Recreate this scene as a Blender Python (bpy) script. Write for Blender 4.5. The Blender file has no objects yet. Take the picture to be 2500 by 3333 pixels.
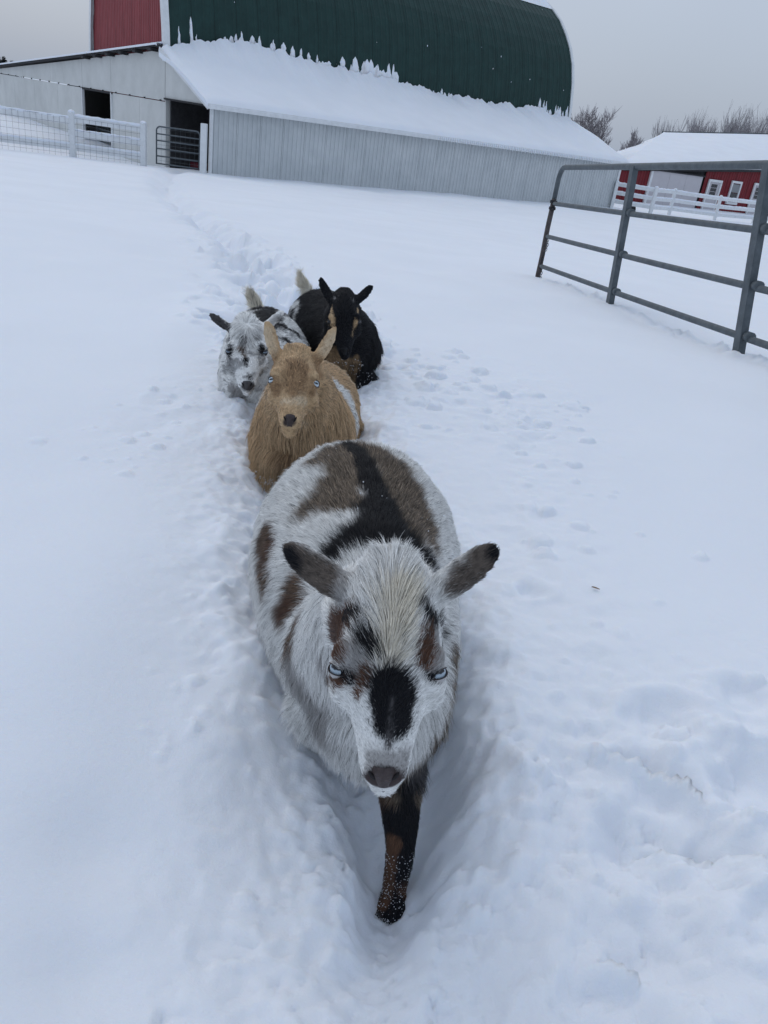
import bpy, math, random
import numpy as np
from mathutils import Vector, Matrix
from mathutils.kdtree import KDTree

sc = bpy.context.scene
COL = sc.collection
rng = np.random.default_rng(7)
random.seed(7)

# ------------------------------------------------------------------ camera
def A(*v): return np.array(v, float)
def unit(v):
    v = np.asarray(v, float); return v / (np.linalg.norm(v) + 1e-12)
PITCH, ROLL, CAMH = math.radians(26.2), math.radians(8.3), 1.3
fwd = A(0, math.cos(PITCH), -math.sin(PITCH)); r0 = A(1, 0, 0); u0 = np.cross(r0, fwd)
cr = math.cos(ROLL) * r0 + math.sin(ROLL) * u0
cu = -math.sin(ROLL) * r0 + math.cos(ROLL) * u0
cam = bpy.data.objects.new('camera', bpy.data.cameras.new('camera'))
COL.objects.link(cam)
cam.matrix_world = Matrix(((cr[0], cu[0], -fwd[0], 0), (cr[1], cu[1], -fwd[1], 0), (cr[2], cu[2], -fwd[2], CAMH), (0, 0, 0, 1)))
cam.data.sensor_fit = 'VERTICAL'; cam.data.sensor_height = 24; cam.data.lens = 18.34
cam.data.clip_start = .02; cam.data.clip_end = 3000
sc.camera = cam

# ------------------------------------------------------------------ overcast daylight
w = bpy.data.worlds.new('World'); sc.world = w; w.use_nodes = True
nt = w.node_tree; nt.nodes.clear()
N = nt.nodes.new; LK = nt.links.new
out = N('ShaderNodeOutputWorld'); bg = N('ShaderNodeBackground'); bg2 = N('ShaderNodeBackground'); ad = N('ShaderNodeAddShader')
sky = N('ShaderNodeTexSky'); sky.sky_type = 'NISHITA'; sky.sun_disc = False
SUN_EL, SUN_ROT = math.radians(50), math.radians(-35)
sky.sun_elevation = SUN_EL; sky.sun_rotation = SUN_ROT; sky.dust_density = 4
LK(sky.outputs[0], bg.inputs[0]); bg.inputs[1].default_value = .02
tc = N('ShaderNodeTexCoord'); sp = N('ShaderNodeSeparateXYZ'); LK(tc.outputs['Generated'], sp.inputs[0])
rp = N('ShaderNodeValToRGB'); LK(sp.outputs['Z'], rp.inputs[0])
el = rp.color_ramp.elements
el[0].position = 0; el[0].color = (.365, .425, .525, 1)
el[1].position = 1; el[1].color = (.52, .60, .735, 1)
e = el.new(.18); e.color = (.445, .51, .62, 1)
e = el.new(.45); e.color = (.50, .58, .71, 1)
ns = N('ShaderNodeTexNoise'); ns.inputs['Scale'].default_value = 1.6; ns.inputs['Detail'].default_value = 3
LK(tc.outputs['Generated'], ns.inputs[0])
mr = N('ShaderNodeMapRange'); mr.inputs[1].default_value = .3; mr.inputs[2].default_value = .7; mr.inputs[3].default_value = .93; mr.inputs[4].default_value = 1.07
LK(ns.outputs[0], mr.inputs[0]); LK(mr.outputs[0], bg2.inputs[1])
LK(rp.outputs[0], bg2.inputs[0]); LK(bg.outputs[0], ad.inputs[0]); LK(bg2.outputs[0], ad.inputs[1]); LK(ad.outputs[0], out.inputs[0])
sun = bpy.data.objects.new('sun', bpy.data.lights.new('sun', 'SUN')); COL.objects.link(sun)
sun.data.energy = .45; sun.data.angle = math.radians(40); sun.data.color = (1, .97, .93)
sd = Vector((math.sin(SUN_ROT) * math.cos(SUN_EL), math.cos(SUN_ROT) * math.cos(SUN_EL), math.sin(SUN_EL)))
sun.rotation_euler = sd.to_track_quat('Z', 'Y').to_euler()
sc.view_settings.view_transform = 'Standard'; sc.view_settings.look = 'None'
sc.view_settings.exposure = -.10; sc.view_settings.gamma = 1; sc.view_settings.use_curve_mapping = False
sc.render.engine = 'CYCLES'
sc.cycles.use_denoising = True
sc.cycles.max_bounces = 8; sc.cycles.transparent_max_bounces = 8
sc.cycles_curves.shape = 'RIBBONS'

# ------------------------------------------------------------------ helpers
def vnoise(x, y, z=None, seed=0):
    r = np.random.default_rng(seed)
    T = r.random((64, 64, 64)) if z is not None else r.random((256, 256))
    f = lambda t: (np.floor(t).astype(int), (lambda q: q * q * (3 - 2 * q))(t - np.floor(t)))
    xi, xf = f(x); yi, yf = f(y)
    if z is None:
        g = lambda a, b: T[a % 256, b % 256]
        return ((g(xi, yi) * (1 - xf) + g(xi + 1, yi) * xf) * (1 - yf) + (g(xi, yi + 1) * (1 - xf) + g(xi + 1, yi + 1) * xf) * yf) * 2 - 1
    zi, zf = f(z)
    g = lambda a, b, c: T[a % 64, b % 64, c % 64]
    lo = (g(xi, yi, zi) * (1 - xf) + g(xi + 1, yi, zi) * xf) * (1 - yf) + (g(xi, yi + 1, zi) * (1 - xf) + g(xi + 1, yi + 1, zi) * xf) * yf
    hi = (g(xi, yi, zi + 1) * (1 - xf) + g(xi + 1, yi, zi + 1) * xf) * (1 - yf) + (g(xi, yi + 1, zi + 1) * (1 - xf) + g(xi + 1, yi + 1, zi + 1) * xf) * yf
    return (lo * (1 - zf) + hi * zf) * 2 - 1
def fbm(x, y, oct=4, seed=0, gain=.5):
    s = 0; a = 1
    for i in range(oct):
        s = s + a * vnoise(x * 2 ** i + 17.3 * i, y * 2 ** i + 9.1 * i, seed=seed + i); a *= gain
    return s
def sstep(a, b, x):
    t = np.clip((x - a) / (b - a), 0, 1); return t * t * (3 - 2 * t)
def polydist(x, y, pts):
    """distance to a polyline and the parameter (point index) of the nearest spot"""
    best = np.full(np.shape(x), 1e9); par = np.zeros(np.shape(x))
    for i in range(len(pts) - 1):
        ax, ay = pts[i][:2]; bx, by = pts[i + 1][:2]
        dx, dy = bx - ax, by - ay
        t = np.clip(((x - ax) * dx + (y - ay) * dy) / (dx * dx + dy * dy), 0, 1)
        d = np.hypot(x - ax - t * dx, y - ay - t * dy)
        m = d < best; best = np.where(m, d, best); par = np.where(m, i + t, par)
    return best, par

MATS = {}
def mat(name, color, rough=.7, var=0., scale=8., bump=0., bscale=60., metal=0., spec=.3, col2=None, sss=0., attr=None, coord='Object'):
    if name in MATS: return MATS[name]
    m = bpy.data.materials.new(name); m.use_nodes = True
    t = m.node_tree; b = t.nodes['Principled BSDF']; n = t.nodes.new; L = t.links.new
    b.inputs['Roughness'].default_value = rough; b.inputs['Metallic'].default_value = metal
    b.inputs['Specular IOR Level'].default_value = spec
    b.inputs['Base Color'].default_value = (*color, 1)
    c = n('ShaderNodeTexCoord')
    if attr:
        at = n('ShaderNodeAttribute'); at.attribute_name = attr; L(at.outputs['Color'], b.inputs['Base Color'])
    elif var or col2:
        no = n('ShaderNodeTexNoise'); no.inputs['Scale'].default_value = scale; no.inputs['Detail'].default_value = 6
        no.inputs['Roughness'].default_value = .65
        L(c.outputs[coord], no.inputs[0])
        r = n('ShaderNodeValToRGB'); L(no.outputs[0], r.inputs[0])
        r.color_ramp.elements[0].position = .33; r.color_ramp.elements[1].position = .7
        c2 = col2 or tuple(min(1, k * (1 + var)) for k in color)
        c1 = color if col2 else tuple(k * (1 - var) for k in color)
        r.color_ramp.elements[0].color = (*c1, 1); r.color_ramp.elements[1].color = (*c2, 1)
        L(r.outputs[0], b.inputs['Base Color'])
    if bump:
        nb = n('ShaderNodeTexNoise'); nb.inputs['Scale'].default_value = bscale; nb.inputs['Detail'].default_value = 5
        L(c.outputs[coord], nb.inputs[0])
        bp = n('ShaderNodeBump'); bp.inputs['Strength'].default_value = 1; bp.inputs['Distance'].default_value = bump
        L(nb.outputs[0], bp.inputs['Height']); L(bp.outputs[0], b.inputs['Normal'])
    if sss:
        b.inputs['Subsurface Weight'].default_value = sss
        b.inputs['Subsurface Radius'].default_value = (.5, .7, 1); b.inputs['Subsurface Scale'].default_value = .03
    MATS[name] = m; return m

class MB:
    """collects verts and faces of ONE object"""
    def __init__(s): s.v = []; s.f = []
    def add(s, v, f):
        o = len(s.v); s.v.extend([tuple(map(float, p)) for p in v]); s.f.extend([tuple(i + o for i in q) for q in f]); return s
    def box(s, c, size, ax=None):
        """box centred at c; ax = 3 axes"""
        ax = ax if ax is not None else np.eye(3); c = np.asarray(c, float)
        vs = []
        for k in ((-1, -1, -1), (1, -1, -1), (1, 1, -1), (-1, 1, -1), (-1, -1, 1), (1, -1, 1), (1, 1, 1), (-1, 1, 1)):
            vs.append(c + sum(np.asarray(ax[i]) * k[i] * size[i] / 2 for i in range(3)))
        return s.add(vs, [(0, 3, 2, 1), (4, 5, 6, 7), (0, 1, 5, 4), (1, 2, 6, 5), (2, 3, 7, 6), (3, 0, 4, 7)])
    def bar(s, a, b, wd, ht, up=(0, 0, 1)):
        a = np.asarray(a, float); b = np.asarray(b, float); d = unit(b - a); sd_ = unit(np.cross(d, up)); u = np.cross(sd_, d)
        return s.box((a + b) / 2, (np.linalg.norm(b - a), wd, ht), (d, sd_, u))
    def tube(s, pts, rad, n=8, cap=True):
        pts = [np.asarray(p, float) for p in pts]
        if np.isscalar(rad): rad = [rad] * len(pts)
        o = len(s.v); t0 = unit(pts[1] - pts[0]); ref = A(0, 0, 1) if abs(t0[2]) < .9 else A(1, 0, 0)
        x = unit(np.cross(t0, ref))
        for i, p in enumerate(pts):
            t = unit(pts[min(i + 1, len(pts) - 1)] - pts[max(i - 1, 0)])
            x = unit(x - t * (x @ t)); y = np.cross(t, x)
            for k in range(n):
                a = 2 * math.pi * k / n
                s.v.append(tuple(p + rad[i] * (math.cos(a) * x + math.sin(a) * y)))
        for i in range(len(pts) - 1):
            for k in range(n):
                k2 = (k + 1) % n
                s.f.append((o + i * n + k, o + i * n + k2, o + (i + 1) * n + k2, o + (i + 1) * n + k))
        if cap:
            s.f.append(tuple(o + k for k in reversed(range(n)))); s.f.append(tuple(o + (len(pts) - 1) * n + k for k in range(n)))
        return s
    def grid(s, P):
        """P: (nu,nv,3)"""
        nu, nv = P.shape[:2]; o = len(s.v)
        s.v.extend(map(tuple, P.reshape(-1, 3)))
        for i in range(nu - 1):
            for j in range(nv - 1):
                a = o + i * nv + j; s.f.append((a, a + nv, a + nv + 1, a + 1))
        return s
    def ball(s, c, r, nu=10, nv=7, sc_=(1, 1, 1), jitter=0):
        o = len(s.v); c = np.asarray(c, float)
        vs = [c + A(0, 0, r * sc_[2])]
        for j in range(1, nv):
            th = math.pi * j / nv
            for i in range(nu):
                a = 2 * math.pi * i / nu; q = 1 + (random.uniform(-jitter, jitter) if jitter else 0)
                vs.append(c + q * r * A(sc_[0] * math.sin(th) * math.cos(a), sc_[1] * math.sin(th) * math.sin(a), sc_[2] * math.cos(th)))
        vs.append(c - A(0, 0, r * sc_[2]))
        f = [(0, 1 + i, 1 + (i + 1) % nu) for i in range(nu)]
        for j in range(nv - 2):
            for i in range(nu):
                a = 1 + j * nu + i; b = 1 + j * nu + (i + 1) % nu; f.append((a, a + nu, b + nu, b))
        l = len(vs) - 1; f += [(l, l - nu + (i + 1) % nu, l - nu + i) for i in range(nu)]
        return s.add(vs, f)
    def build(s, name, m, parent=None, smooth=False, loc=None, bevel=0):
        if parent is not None and loc is None: off = A(*parent.matrix_world.translation)
        else: off = A(*loc) if loc is not None else A(0, 0, 0)
        me = bpy.data.meshes.new(name)
        me.from_pydata([tuple(np.asarray(p) - off) for p in s.v], [], s.f); me.update()
        if smooth: me.polygons.foreach_set('use_smooth', [True] * len(me.polygons))
        if m: me.materials.append(m)
        o = bpy.data.objects.new(name, me); COL.objects.link(o)
        if parent is not None: o.parent = parent
        else: o.location = tuple(off)
        if bevel:
            bv = o.modifiers.new('bevel', 'BEVEL'); bv.width = bevel; bv.segments = 2; bv.limit_method = 'ANGLE'
        return o
def tag(o, label=None, cat=None, group=None, kind=None):
    if label: o['label'] = label
    if cat: o['category'] = cat
    if group: o['group'] = group
    if kind: o['kind'] = kind
    return o
def empty(name, loc, label, cat, group=None):
    o = bpy.data.objects.new(name, None); COL.objects.link(o); o.location = tuple(loc); o.empty_display_size = .1
    o.matrix_world = Matrix.Translation(Vector([float(k) for k in loc]))
    return tag(o, label, cat, group)
def sub(mb, name, m, parent, root, smooth=False, bevel=0):
    """sub-part: parent is a part mesh sitting at its root's origin"""
    o = mb.build(name, m, None, smooth, loc=root.matrix_world.translation, bevel=bevel)
    o.location = (0, 0, 0); o.parent = parent
    return o

# ------------------------------------------------------------------ snow ground
ZP_Y = [-200, -5, 0, 2, 3.5, 5, 9, 15, 22, 28, 45, 60, 90, 400, 2500]
ZP_Z = [.6, .5, .47, .455, .41, .32, .03, -.38, -.76, -.95, -1.02, -1.3, -1.5, -2.2, -4]
TRENCH = [(.070, .60), (.104, .84), (.09, 1.02), (-.02, 1.35), (-.07, 1.6), (-.20, 1.95), (-.25, 2.3), (-.33, 2.75), (-.42, 3.2)]
TR_W = [.045, .054, .080, .145, .15, .11, .12, .14, .14]
TR_D = [.02, .135, .095, .08, .07, .09, .08, .07, .08]
TRACK = [(-.42, 3.2), (-.62, 3.9), (-.8, 4.7), (-1.2, 5.8), (-1.6, 7.1), (-2.0, 8.1), (-2.7, 10), (-3.9, 13), (-4.9, 15.6), (-6.2, 19.5), (-7.4, 23.5), (-8.4, 27.6)]
_b = np.random.default_rng(3)
BUMPS = []
def scatter(n, fx, fy, smin, smax, flat=.55):
    for _ in range(n):
        s_ = smin + (smax - smin) * _b.random() ** 2.2
        BUMPS.append((fx(), fy(), s_, s_ * flat * (.6 + .6 * _b.random())))
tt = lambda lo, hi: (lambda: _b.uniform(lo, hi))
scatter(80, lambda: .36 + abs(_b.normal(0, .13)), tt(1.0, 2.9), .006, .030)
scatter(70, lambda: .02 + abs(_b.normal(0, .25)), tt(2.4, 3.6), .008, .045)
scatter(40, lambda: -.62 - abs(_b.normal(0, .12)), tt(1.7, 2.6), .006, .022)
scatter(120, lambda: -.24 - abs(_b.normal(0, .05)), tt(.85, 1.9), .004, .014)
scatter(110, lambda: -.02 + _b.normal(0, .05), tt(.70, 1.0), .004, .014)
scatter(90, lambda: .11 + _b.normal(0, .05), tt(.74, .86), .003, .011, .8)
scatter(70, lambda: .24 + _b.normal(0, .05), tt(.72, 1.1), .004, .013)
scatter(60, lambda: _b.normal(.55, .2), lambda: _b.normal(.95, .2), .006, .028)
for k in range(150):
    t = _b.random() * 6
    i = int(t); q = t - i
    BUMPS.append((TRACK[i][0] * (1 - q) + TRACK[i + 1][0] * q + _b.normal(0, .20 if t < 2.5 else .11), TRACK[i][1] * (1 - q) + TRACK[i + 1][1] * q, _b.uniform(.02, .07), _b.uniform(.01, .035)))
for k in range(90):          # crumbs under the gate
    t = _b.random(); BUMPS.append((1.36 + t * .75 + _b.normal(0, .04), 8.4 - t * 4.0 + _b.normal(0, .1), _b.uniform(.02, .07), _b.uniform(.01, .03)))
# round hollows: hoof and boot prints (x, y, radius, depth)
HOLES = [(.34, 1.5, .035, .02), 
         (.50, .86, .11, .035), (.44, .70, .09, .03), (.66, .98, .10, .03), (.60, .72, .07, .025), (.74, .83, .08, .03),
         (.37, .60, .07, .025), (.55, 1.12, .06, .025), (.72, 1.2, .05, .02), (.30, .48, .05, .02), (.50, .52, .07, .02)]
for k in range(74):
    t = k / 74 * 11; i = min(int(t), 10); q = t - i
    HOLES.append((TRACK[i][0] * (1 - q) + TRACK[i + 1][0] * q + (-1) ** k * (.13 if t < 3 else .06) + _b.normal(0, .05), TRACK[i][1] * (1 - q) + TRACK[i + 1][1] * q + _b.normal(0, .08), _b.uniform(.08, .17) * (1 + .12 * t), _b.uniform(.04, .09)))
# thin broken crusts with a sharp shadowed lip: (x0,y0,x1,y1,depth)
CRACKS = [(.43, 1.03, .52, 1.0, .07), (.52, 1.0, .57, .94, .05), (.46, .87, .58, .85, .05), (.58, .85, .64, .80, .035), (.36, .67, .41, .65, .05),
          (.42, .87, .44, .855, .012), (.36, .51, .41, .48, .035), (.60, .52, .65, .47, .04), (-.17, .525, -.165, .495, .016), (.78, .68, .84, .69, .01)]

def snow_z(x, y, detail=True):
    z = np.interp(y, ZP_Y, ZP_Z)
    z = z + .035 * fbm(x * .35, y * .35, 3, 11) * sstep(1, 6, np.abs(y) + np.abs(x))
    z = z + .012 * fbm(x * 1.7 + 5, y * 1.2, 3, 21)
    z = z - .50 * np.exp(-(((x + 13.8) / 5.5) ** 2 + ((y - 33.2) / 4.6) ** 2))
    z = z + .035 * np.exp(-(((x + .50) / .28) ** 2 + ((y - 1.15) / .6) ** 2))
    z = z - .150 * np.exp(-(((x - .12) / .42) ** 2 + ((y - .80) / .42) ** 2)) - .05 * np.exp(-(((x + .1) / .5) ** 2 + ((y - 1.6) / .6) ** 2))
    z = z - .022 * np.exp(-(((x + .31) / .085) ** 2 + ((y - .70) / .075) ** 2)) - .020 * np.exp(-(((x + .26) / .07) ** 2 + ((y - .54) / .06) ** 2))
    z = z + .055 * np.exp(-(((x - .28) / .08) ** 2 + ((y - .98) / .26) ** 2)) + .03 * np.exp(-(((x + .20) / .08) ** 2 + ((y - .98) / .22) ** 2))
    if not detail: return z
    wob = .022 * fbm(x * 5, y * 5, 2, 31) + .004 * fbm(x * 28, y * 28, 3, 41, .6)
    d, par = polydist(x, y, TRENCH)
    wd = np.interp(par, range(len(TR_W)), TR_W); dp = np.interp(par, range(len(TR_D)), TR_D)
    d2 = d + wob
    z = z - dp * ((1 - sstep(wd * .35, wd * 1.75, d2)) * .62 + .38 * np.exp(-(d2 / (wd * 2.0)) ** 2))
    z = z + .010 * np.exp(-((d2 - wd * 2.0) / .07) ** 2) * (1 + fbm(x * 14, y * 14, 3, 51))
    near = np.exp(-(np.maximum(d - wd * .9, 0) / .20) ** 2)
    rough = fbm(x * 22, y * 22, 4, 61, .62)
    clod = sstep(-.12, .12, fbm(x * 16, y * 16, 2, 63)) + .6 * sstep(-.1, .1, fbm(x * 37 + 4, y * 37, 2, 64))
    z = z + near * (.009 * clod - .008 + .005 * rough + .005 * np.abs(fbm(x * 50, y * 50, 2, 62)))
    # churned snow right of the first goat and beside the goats behind
    ch = np.exp(-(((x - .60) / .30) ** 2 + ((y - .82) / .36) ** 2))
    ch2 = np.exp(-(((x - .10 - .25) / .32) ** 2 + ((y - 2.75) / .6) ** 2)) + .8 * np.exp(-(((x - .42) / .12) ** 2 + ((y - 1.7) / .7) ** 2)) + .7 * np.exp(-(((x + .66) / .16) ** 2 + ((y - 2.2) / .35) ** 2))
    lum = np.abs(fbm(x * 7 + 3, y * 7, 3, 71)); 
    z = z + ch * (-.025 + .010 * clod + .034 * (1 - lum) + .003 * rough) + np.clip(ch2, 0, 1) * (-.01 + .018 * (1 - np.abs(fbm(x * 7, y * 7, 3, 81))) + .002 * rough)
    dt, pt = polydist(x, y, TRACK)
    twd = np.interp(pt, range(12), [.26, .26, .26, .22, .17, .15, .15, .16, .17, .18, .20, .22])
    prof = np.exp(-(dt / twd) ** 2)
    z = z - prof * (.05 + .014 * pt - .06 * fbm(x * 4.5, y * 4.5, 3, 91)) + .02 * np.exp(-((dt - twd * 1.6) / .15) ** 2) * fbm(x * 3, y * 3, 2, 95)
    sh = z.shape
    zf = z.ravel().copy(); xf = np.broadcast_to(x, sh).ravel(); yf = np.broadcast_to(y, sh).ravel()
    xs_ = x[:, 0] if x.ndim == 2 else None; ys_ = y[0, :] if y.ndim == 2 else None
    def win(cx, cy, R):
        i0, i1 = np.searchsorted(xs_, (cx - R, cx + R)); j0, j1 = np.searchsorted(ys_, (cy - R, cy + R)); return slice(i0, i1), slice(j0, j1)
    if xs_ is not None:
        for (cx, cy, R, D) in HOLES:
            s_ = win(cx, cy, R * 2.2)
            if z[s_].size: 
                rr = np.hypot(x[s_] - cx, y[s_] - cy) * (1 + .35 * fbm(x[s_] * 12, y[s_] * 12, 2, 5))
                z[s_] += -D * (1 - sstep(R * .4, R * 1.1, rr)) + D * .22 * np.exp(-((rr - R * 1.35) / (R * .3)) ** 2)
        for (cx, cy, R, D) in BUMPS:
            s_ = win(cx, cy, R * 1.6)
            if z[s_].size:
                rr = np.hypot(x[s_] - cx, y[s_] - cy) * (1 + .4 * vnoise(x[s_] * 60, y[s_] * 60, seed=6))
                z[s_] += D * np.sqrt(np.clip(1 - (rr / R) ** 2, 0, 1))
        for (x0, y0, x1, y1, D) in CRACKS:
            L_ = math.hypot(x1 - x0, y1 - y0); s_ = win((x0 + x1) / 2, (y0 + y1) / 2, L_ + .06)
            if z[s_].size:
                X, Y = x[s_] + .006 * fbm(x[s_] * 40, y[s_] * 40, 2, 8), y[s_] + .006 * fbm(x[s_] * 40, y[s_] * 40, 2, 9)
                t = ((X - x0) * (x1 - x0) + (Y - y0) * (y1 - y0)) / L_ ** 2; nn = ((X - x0) * -(y1 - y0) + (Y - y0) * (x1 - x0)) / L_
                wgt = np.exp(-((t - .5) / .42) ** 4)
                z[s_] += wgt * (-D * np.exp(-np.clip(nn, 0, 9) / .022) * (nn > 0) + D * .25 * np.exp(nn / .02) * (nn <= 0))
    return z

def axis(lo, hi, step, far_lo, far_hi, g=1.045):
    a = list(np.arange(lo, hi, step))
    s_ = step; p = a[0]; L_ = []
    while p > far_lo: s_ *= g; p -= s_; L_.append(p)
    s_ = step; p = a[-1]; R_ = []
    while p < far_hi: s_ *= g; p += s_; R_.append(p)
    return np.array(L_[::-1] + a + R_)
gx = axis(-1.0, 1.15, .0062, -1500, 1500, 1.036); gy = axis(.36, 3.3, .0070, -300, 2400, 1.022)
X, Y = np.meshgrid(gx, gy, indexing='ij')
Z = snow_z(X, Y)
nu, nv = X.shape
me = bpy.data.meshes.new('snow_ground')
me.vertices.add(nu * nv); me.vertices.foreach_set('co', np.stack([X, Y, Z], -1).astype(np.float32).ravel())
ii, jj = np.meshgrid(np.arange(nu - 1), np.arange(nv - 1), indexing='ij')
a = (ii * nv + jj).ravel(); quads = np.stack([a, a + nv, a + nv + 1, a + 1], -1)
me.loops.add(quads.size); me.polygons.add(len(quads))
me.polygons.foreach_set('loop_start', np.arange(0, quads.size, 4)); me.loops.foreach_set('vertex_index', quads.ravel())
me.polygons.foreach_set('use_smooth', np.ones(len(quads), bool)); me.update(calc_edges=True); me.validate()
SNOW = mat('snow', (.80, .84, .90), .8, spec=.2, sss=.0)
def snow_mat():
    m = SNOW; t = m.node_tree; b = t.nodes['Principled BSDF']; n = t.nodes.new; L = t.links.new
    c = n('ShaderNodeTexCoord')
    prev = None
    for sc_, dist in ((14, .003), (70, .0016), (330, .0009)):
        no = n('ShaderNodeTexNoise'); no.inputs['Scale'].default_value = sc_; no.inputs['Detail'].default_value = 4; L(c.outputs['Object'], no.inputs[0])
        bp = n('ShaderNodeBump'); bp.inputs['Distance'].default_value = dist; bp.inputs['Strength'].default_value = .7; L(no.outputs[0], bp.inputs['Height'])
        if prev: L(prev.outputs[0], bp.inputs['Normal'])
        prev = bp
    L(prev.outputs[0], b.inputs['Normal'])
    no = n('ShaderNodeTexNoise'); no.inputs['Scale'].default_value = .8; no.inputs['Detail'].default_value = 5; L(c.outputs['Object'], no.inputs[0])
    r = n('ShaderNodeValToRGB'); L(no.outputs[0], r.inputs[0]); r.color_ramp.elements[0].position = .3; r.color_ramp.elements[1].position = .7
    r.color_ramp.elements[0].color = (.79, .825, .88, 1); r.color_ramp.elements[1].color = (.83, .865, .92, 1); L(r.outputs[0], b.inputs['Base Color'])
    b.inputs['Subsurface Weight'].default_value = .35; b.inputs['Subsurface Radius'].default_value = (.6, .8, 1); b.inputs['Subsurface Scale'].default_value = .02
snow_mat()
me.materials.append(SNOW)
ground = bpy.data.objects.new('snow_ground', me); COL.objects.link(ground); tag(ground, 'deep fresh snow with a broken trail and churned banks', None, None, 'structure')

# ------------------------------------------------------------------ barn
YAW = math.radians(50.1)
UU = A(math.sin(YAW), math.cos(YAW), 0); VV = A(-UU[1], UU[0], 0); ZZ = A(0, 0, 1)
BB = A(-7.52, 28.48, -.95)
BP = lambda u, v, h: BB + UU * u + VV * v + ZZ * h
WHITE_METAL = mat('weathered_white_steel', (.50, .53, .54), .5, bump=.003, bscale=3, col2=(.60, .625, .63), scale=1.3, spec=.4)
WHITE_PAINT = mat('white_painted_board', (.72, .74, .75), .6, var=.08, scale=5, bump=.002, bscale=30)
WHITE_PANEL = mat('dull_white_panel', (.56, .57, .55), .7, bump=.004, bscale=2.5, col2=(.68, .69, .67), scale=.7)
GREEN = mat('dark_green_roof_steel', (.012, .040, .036), .55, var=.18, scale=2.5, bump=.002, bscale=12, spec=.25)
RED_STEEL = mat('faded_red_steel', (.26, .055, .06), .55, var=.12, scale=2, bump=.002, bscale=15)
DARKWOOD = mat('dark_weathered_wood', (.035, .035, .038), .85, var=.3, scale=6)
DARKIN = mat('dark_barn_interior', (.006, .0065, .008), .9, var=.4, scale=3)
GALV = mat('galvanised_grey_steel', (.075, .09, .10), .55, bump=.0012, bscale=90, metal=.15, col2=(.125, .145, .16), scale=14)
RUST = mat('dirty_brown_steel', (.05, .045, .045), .75, bump=.0015, bscale=60, col2=(.12, .10, .095), scale=22)
HINGE = mat('black_iron', (.02, .02, .024), .7, var=.4, scale=40)

barn = empty('barn', BP(0, 0, 0), 'big green arch roofed barn with white lean-to buried in snow', 'barn')
LEN = 21.4
def ribbed(u0_, u1_, P, nr, depth, ribw=.35):
    """sheet from u0 to u1; P(u,s,d) -> point, s list of profile stations; nr ribs"""
    us = []
    for k in range(nr):
        c0 = u0_ + (u1_ - u0_) * k / nr; wd = (u1_ - u0_) / nr
        us += [(c0 + wd * .02, 0), (c0 + wd * (.5 - ribw / 2 - .1), 0), (c0 + wd * (.5 - ribw / 2 + .02), depth), (c0 + wd * (.5 + ribw / 2 - .02), depth), (c0 + wd * (.5 + ribw / 2 + .1), 0)]
    us.append((u1_ - (u1_ - u0_) / nr * .02, 0)); return us
# long wall of the lean-to: 24 ribbed sheets
for k in range(24):
    ua, ub = .05 + (LEN - .05) * k / 24, .05 + (LEN - .05) * (k + 1) / 24
    us = ribbed(ua, ub - .0005, None, 5, .032)
    P = np.array([[BP(u, -(.0 + d), h) for h in (-.5, 2.0)] for u, d in us])
    MB().grid(P[:, ::-1]).build('metal_sheet', WHITE_METAL, barn)
MB().box(BP(LEN / 2, .12, .75), (LEN, .1, 2.5), (UU, VV, ZZ)).build('inner_wall', DARKWOOD, barn)
MB().box(BP(LEN + .02, 1.9, .75), (.1, 3.7, 2.6), (UU, VV, ZZ)).build('end_wall', WHITE_PANEL, barn)
MB().box(BP(.0, -.03, .75), (.09, .10, 2.55), (UU, VV, ZZ)).build('corner_trim', WHITE_PAINT, barn)
MB().box(BP(LEN + .02, -.03, .75), (.09, .10, 2.55), (UU, VV, ZZ)).build('corner_trim', WHITE_PAINT, barn)
# lean-to roof deck and fascia
sl = A(0, 0, 0) + VV * 4.15 + ZZ * 1.60; sld = unit(sl); sn = unit(np.cross(UU, sld)); sn = sn if sn[2] > 0 else -sn
MB().box((BP(LEN / 2, -.30, 1.98) + BP(LEN / 2, 3.75, 3.52)) / 2, (LEN + .5, np.linalg.norm(BP(0, 3.75, 3.52) - BP(0, -.30, 1.98)), .06), (UU, unit(VV * 4.05 + ZZ * 1.54), unit(np.cross(UU, VV * 4.05 + ZZ * 1.54)))).build('roof_deck', WHITE_PAINT, barn)
MB().box(BP(LEN / 2, -.34, 2.0), (LEN + .56, .035, .15), (UU, VV, ZZ)).build('eave_fascia', WHITE_PAINT, barn)
for uu in (-.27, LEN + .27):
    MB().bar(BP(uu, -.34, 1.97), BP(uu, 3.75, 3.53), .035, .15).build('rake_fascia', WHITE_PAINT, barn)
# icicles under the right part of the eave
ic = MB()
for k in range(95):
    u = 9.5 + k * .115 + random.uniform(-.02, .02); L_ = random.uniform(.03, .13) * (1 if u < 19 else .4)
    ic.tube([BP(u, -.37, 2.06), BP(u, -.375, 2.02 - L_ * .5), BP(u, -.375, 2.0 - L_)], [.03, .022, .004], 5)
tag(ic.build('icicles', SNOW, barn, True), kind='stuff')
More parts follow.
